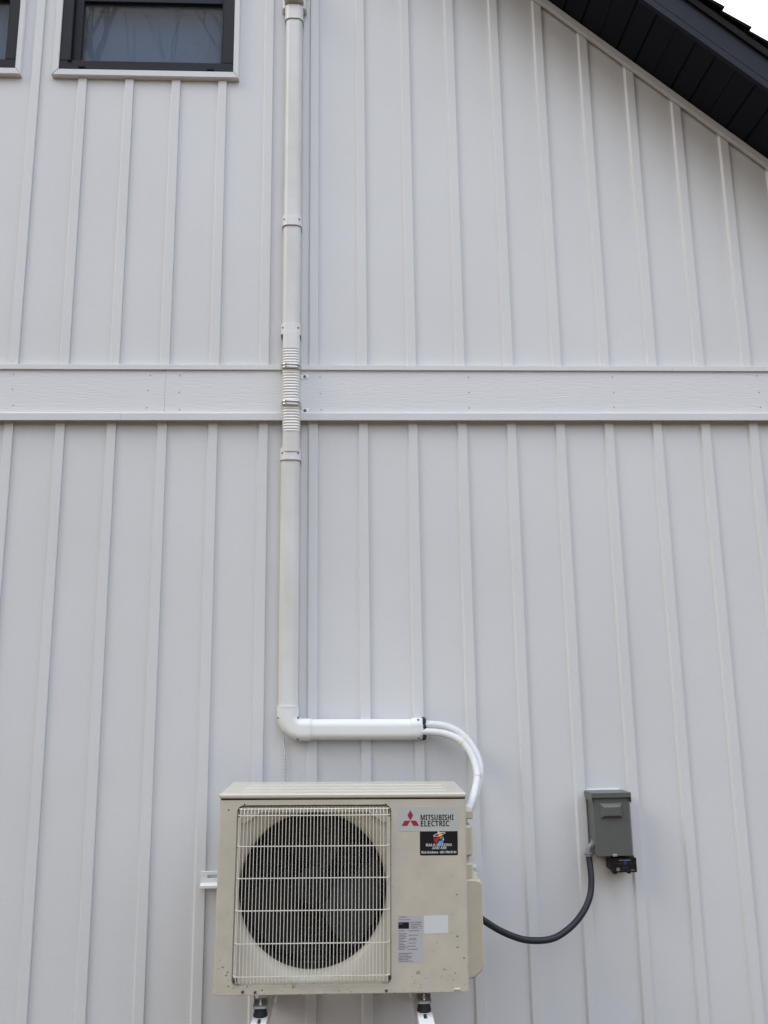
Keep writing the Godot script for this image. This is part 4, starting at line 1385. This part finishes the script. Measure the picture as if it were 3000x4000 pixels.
	fmt.uv1_offset = Vector3(-f0.x / (f1.x - f0.x), f1.y / (f1.y - f0.y), 0)
	part("face", face, fmt, s)
	st = Shape.new()
	var fc := Vector2(lerp(f0.x, f1.x, 0.525), lerp(f0.y, f1.y, 0.66))
	st.lathe(Vector3(fc.x, fc.y, 0.0898), Vector3(0, 0, 1), [Vector2(0.0078, 0.0), Vector2(0.0072, 0.0012), Vector2(0.0, 0.0016)], 24)
	part("indicator_light", st, M.led, s)
	# whip of flexible conduit from the unit to the box
	var c := thing("conduit_whip", "dark grey flexible conduit looping from the outdoor unit to the box", "conduit", Vector3(0.8850, 0.93, 0.06))
	b = c.position
	var pts := [Vector3(0.880, 0.936, 0.058), Vector3(0.8800, 0.926, 0.060), Vector3(0.880, 0.893, 0.071), Vector3(0.878, 0.859, 0.083), Vector3(0.872, 0.825, 0.094), Vector3(0.86, 0.795, 0.106), Vector3(0.839, 0.763, 0.117), Vector3(0.807, 0.731, 0.129), Vector3(0.771, 0.706, 0.14), Vector3(0.729, 0.686, 0.151), Vector3(0.688, 0.679, 0.163), Vector3(0.639, 0.681, 0.174), Vector3(0.596, 0.69, 0.186), Vector3(0.553, 0.707, 0.197), Vector3(0.507, 0.731, 0.209), Vector3(0.459, 0.763, 0.22), Vector3(0.418, 0.792, 0.23)]
	for i in pts.size():
		pts[i] -= b
	st = Shape.new()
	st.tube(smooth_path(pts, 5), 0.0112, 18)
	part("tube", st, M.conduit, c)
	var fit := Shape.new()
	var bend := []
	for i in 9:
		var a := (PI / 2) * i / 8.0
		bend.append(Vector3(0.9005 - 0.0205 * sin(a) + 0.0, 0.9700 - 0.0265 * (1.0 - cos(a)), 0.060) - b)
	bend.append(Vector3(0.8798, 0.9380, 0.0595) - b)
	fit.tube(bend, 0.0098, 16)
	fit.lathe(Vector3(0.8798, 0.9420, 0.0594) - b, Vector3(0, -1, 0), [Vector2(0.0098, 0.0), Vector2(0.0172, 0.0005), Vector2(0.0172, 0.0040), Vector2(0.0150, 0.0045), Vector2(0.0150, 0.012), Vector2(0.0110, 0.0115)], 8)
	part("elbow_connector", fit, M.grey_plastic, c)
	st = Shape.new()
	st.lathe(Vector3(0.8996, 0.9700, 0.0600) - b, Vector3(-1, 0, 0), [Vector2(0.0, 0.0), Vector2(0.0172, 0.0), Vector2(0.0172, 0.0028), Vector2(0.0150, 0.0034), Vector2(0.0098, 0.0035)], 20)
	part("locknut", st, M.brass, c)
	st = Shape.new()
	st.lathe(Vector3(0.8962, 0.9700, 0.0600) - b, Vector3(-1, 0, 0), [Vector2(0.0098, 0.0), Vector2(0.0165, 0.0001), Vector2(0.0165, 0.0035), Vector2(0.0098, 0.0037)], 20)
	part("gasket", st, M.grey_plastic, c)

func surge_print() -> ImageTexture:
	var w := 192
	var h := 108
	var im := Image.create(w, h, false, Image.FORMAT_RGB8)
	im.fill(Color(0.085, 0.085, 0.09))
	var r := RandomNumberGenerator.new()
	r.seed = 8
	for q in [[14, 50, 146, 6, 0.85], [38, 16, 76, 3, 0.42], [38, 128, 178, 3, 0.42], [66, 72, 124, 3, 0.32], [71, 78, 116, 3, 0.32], [84, 146, 158, 5, 0.7], [92, 138, 176, 5, 0.6]]:
		var x: int = q[1]
		while x < q[2]:
			var l := 2 + r.randi() % 4
			var k: float = q[4] * r.randf_range(0.7, 1.0)
			im.fill_rect(Rect2i(x, q[0], l, q[3]), Color(k, k, k))
			x += l + 2
	for y in h:
		for x in w:
			var d := Vector2(x - 40, y - 84).length()
			if d < 13.0 and d > 9.5 or (d < 8.0 and (x + y) % 7 < 3):
				im.set_pixel(x, y, Color(0.72, 0.72, 0.72))
	for e in [Rect2i(78, 78, 40, 1), Rect2i(78, 98, 40, 1), Rect2i(78, 78, 1, 20), Rect2i(117, 78, 1, 20)]:
		im.fill_rect(e, Color(0.45, 0.45, 0.46))
	im.generate_mipmaps()
	return ImageTexture.create_from_image(im)

# ---------------------------------------------------------------- bare trees in front of the house, seen mirrored in the window
func grow(st: Shape, at: Vector3, dir: Vector3, length: float, radius: float, level: int, r: RandomNumberGenerator):
	var steps := 4
	var p := at
	var d := dir.normalized()
	var path := [p]
	for i in steps:
		d = (d + Vector3(r.randf_range(-1, 1), r.randf_range(-0.5, 0.9), r.randf_range(-1, 1)) * 0.14).normalized()
		p += d * length / steps
		path.append(p)
	st.tube(path, max(radius, 0.011), 6 if level < 3 else 4, max(radius * 0.62, 0.008), false)
	if level >= 6:
		return
	var kids := 3 if level < 5 else 2
	for i in kids:
		var f: float = 0.45 + 0.55 * (i + 1) / kids
		var q: Vector3 = path[int(round(f * steps))]
		var side := Vector3(r.randf_range(-1, 1), r.randf_range(-0.1, 0.6), r.randf_range(-1, 1)).normalized()
		var nd := (d + side * r.randf_range(0.55, 0.95)).normalized()
		nd.y = abs(nd.y) * 0.9 + 0.35
		grow(st, q, nd, length * r.randf_range(0.60, 0.82), radius * r.randf_range(0.50, 0.64), level + 1, r)

func build_tree(at: Vector3, height: float, seed_: int, label: String):
	var t := thing("bare_tree", label, "tree", at, "bare trees standing opposite the gable")
	var r := RandomNumberGenerator.new()
	r.seed = seed_
	var trunk := Shape.new()
	var p := Vector3(0, -0.1, 0)
	var path := [p]
	for i in 6:
		p += Vector3(r.randf_range(-0.10, 0.10), height * 0.085, r.randf_range(-0.10, 0.10))
		path.append(p)
	trunk.tube(path, height * 0.0145, 12, height * 0.0095)
	part("trunk", trunk, M.bark, t)
	var crown := Shape.new()
	grow(crown, p - Vector3(0, 0.05, 0), Vector3(0.05, 1, 0), height * 0.22, height * 0.0088, 1, r)
	for i in 4:
		var a := TAU * i / 4.0 + r.randf()
		grow(crown, path[3 + i % 3], Vector3(cos(a) * 0.75, 1.0, sin(a) * 0.75), height * 0.20, height * 0.0065, 1, r)
	part("crown", crown, M.bark, t)
	var high := 0.0
	for q in crown.v:
		high = max(high, q.y)
	t.scale = Vector3.ONE * (height / high)

# leafless mass of stems, added out of view to cut low sky light
func build_added_woods():
	var r := RandomNumberGenerator.new()
	r.seed = 77
	var st := Shape.new()
	st.tube([Vector3(0, -0.2, 0), Vector3(0.05, 2.0, 0.03), Vector3(-0.04, 4.2, 0.05), Vector3(0.02, 6.0, 0)], 0.13, 6, 0.05, false)
	for i in 26:
		var y := r.randf_range(0.3, 6.0)
		var a := r.randf() * TAU
		var l := r.randf_range(0.9, 2.4)
		var d := Vector3(cos(a), r.randf_range(0.5, 1.3), sin(a)).normalized()
		var p := Vector3(0, y, 0)
		var tip := p + d * l
		st.tube([p, p + d * l * 0.5, tip], 0.045, 4, 0.012, false)
		for j in 5:
			var b := r.randf() * TAU
			var q := p + d * l * r.randf_range(0.3, 0.95)
			st.tube([q, q + Vector3(cos(b), r.randf_range(0.4, 1.2), sin(b)).normalized() * r.randf_range(0.4, 1.1)], 0.022, 3, 0.008, false)
	var mm := MultiMesh.new()
	mm.transform_format = MultiMesh.TRANSFORM_3D
	mm.mesh = st.mesh()
	var n := 900
	mm.instance_count = n
	for i in n:
		var a := r.randf_range(-0.15, PI + 0.15)
		var far := r.randf_range(17.0, 42.0)
		var s := r.randf_range(0.75, 1.35) if i % 3 > 0 else r.randf_range(0.3, 0.55)
		var b := Basis(Vector3.UP, r.randf() * TAU).scaled(Vector3(s * 1.25, s, s * 1.25))
		mm.set_instance_transform(i, Transform3D(b, Vector3(cos(a) * far * 1.2, 0, 3.0 + sin(a) * far)))
	var o := MultiMeshInstance3D.new()
	o.name = "added_woods"
	o.multimesh = mm
	o.material_override = M.bark
	o.set_meta("kind", "stuff")
	o.set_meta("label", "leafless brown trees added out of view to dim the horizon")
	o.set_meta("category", "added_woods")
	add_child(o)

# ---------------------------------------------------------------- all of it
func _ready():
	rng.seed = 1
	noise.seed = 3
	noise.frequency = 0.02
	# camera
	var cam := Camera3D.new()
	cam.name = "camera"
	add_child(cam)
	cam.position = Vector3(0.0, 1.60, 3.2476)
	cam.basis = Basis(Vector3(0, 1, 0), -0.0446) * Basis(Vector3(1, 0, 0), 0.1929) * Basis(Vector3(0, 0, 1), -0.0132)
	cam.fov = 63.67
	cam.near = 0.05
	cam.far = 900.0
	cam.current = true
	# an even overcast sky
	var env := Environment.new()
	env.background_mode = Environment.BG_SKY
	var sky := Sky.new()
	var sm := ProceduralSkyMaterial.new()
	sm.sky_top_color = Color(0.860, 0.915, 1.0)
	sm.sky_horizon_color = Color(0.600, 0.575, 0.540)
	sm.sky_curve = 0.6
	sm.sky_energy_multiplier = 1.0
	sm.ground_bottom_color = Color(0.34, 0.31, 0.25)
	sm.ground_horizon_color = Color(0.50, 0.48, 0.44)
	sky.sky_material = sm
	env.sky = sky
	env.background_energy_multiplier = 1.5
	env.tonemap_mode = Environment.TONE_MAPPER_LINEAR
	env.tonemap_exposure = 2.12
	env.sdfgi_enabled = true
	env.ssao_enabled = true
	env.ssil_enabled = true
	var we := WorldEnvironment.new()
	we.name = "world_environment"
	we.environment = env
	add_child(we)
	var sun := DirectionalLight3D.new()
	sun.name = "sun"
	add_child(sun)
	sun.light_energy = 0.2
	sun.light_color = Color(1.0, 0.985, 0.96)
	sun.light_angular_distance = 30.0
	sun.shadow_enabled = true
	sun.look_at_from_position(Vector3(-8, 7, 3), Vector3.ZERO)

	make_materials()
	# ground
	var g := MeshInstance3D.new()
	g.name = "ground"
	var pm := PlaneMesh.new()
	pm.size = Vector2(700, 700)
	g.mesh = pm
	g.material_override = M.turf
	g.set_meta("kind", "structure")
	g.set_meta("label", "dormant brown lawn round the house")
	add_child(g)
	build_house()
	var screw := screw_mesh()
	build_cover(screw)
	build_lines()
	build_bracket()
	build_unit(screw)
	build_disconnect()
	build_added_woods()
	build_tree(Vector3(-3.95, 0, 8.2), 14.7, 21, "tall bare tree whose branches are mirrored in the dark window")
	build_tree(Vector3(-3.75, 0, 8.7), 12.9, 33, "shorter bare tree mirrored low in the dark window")
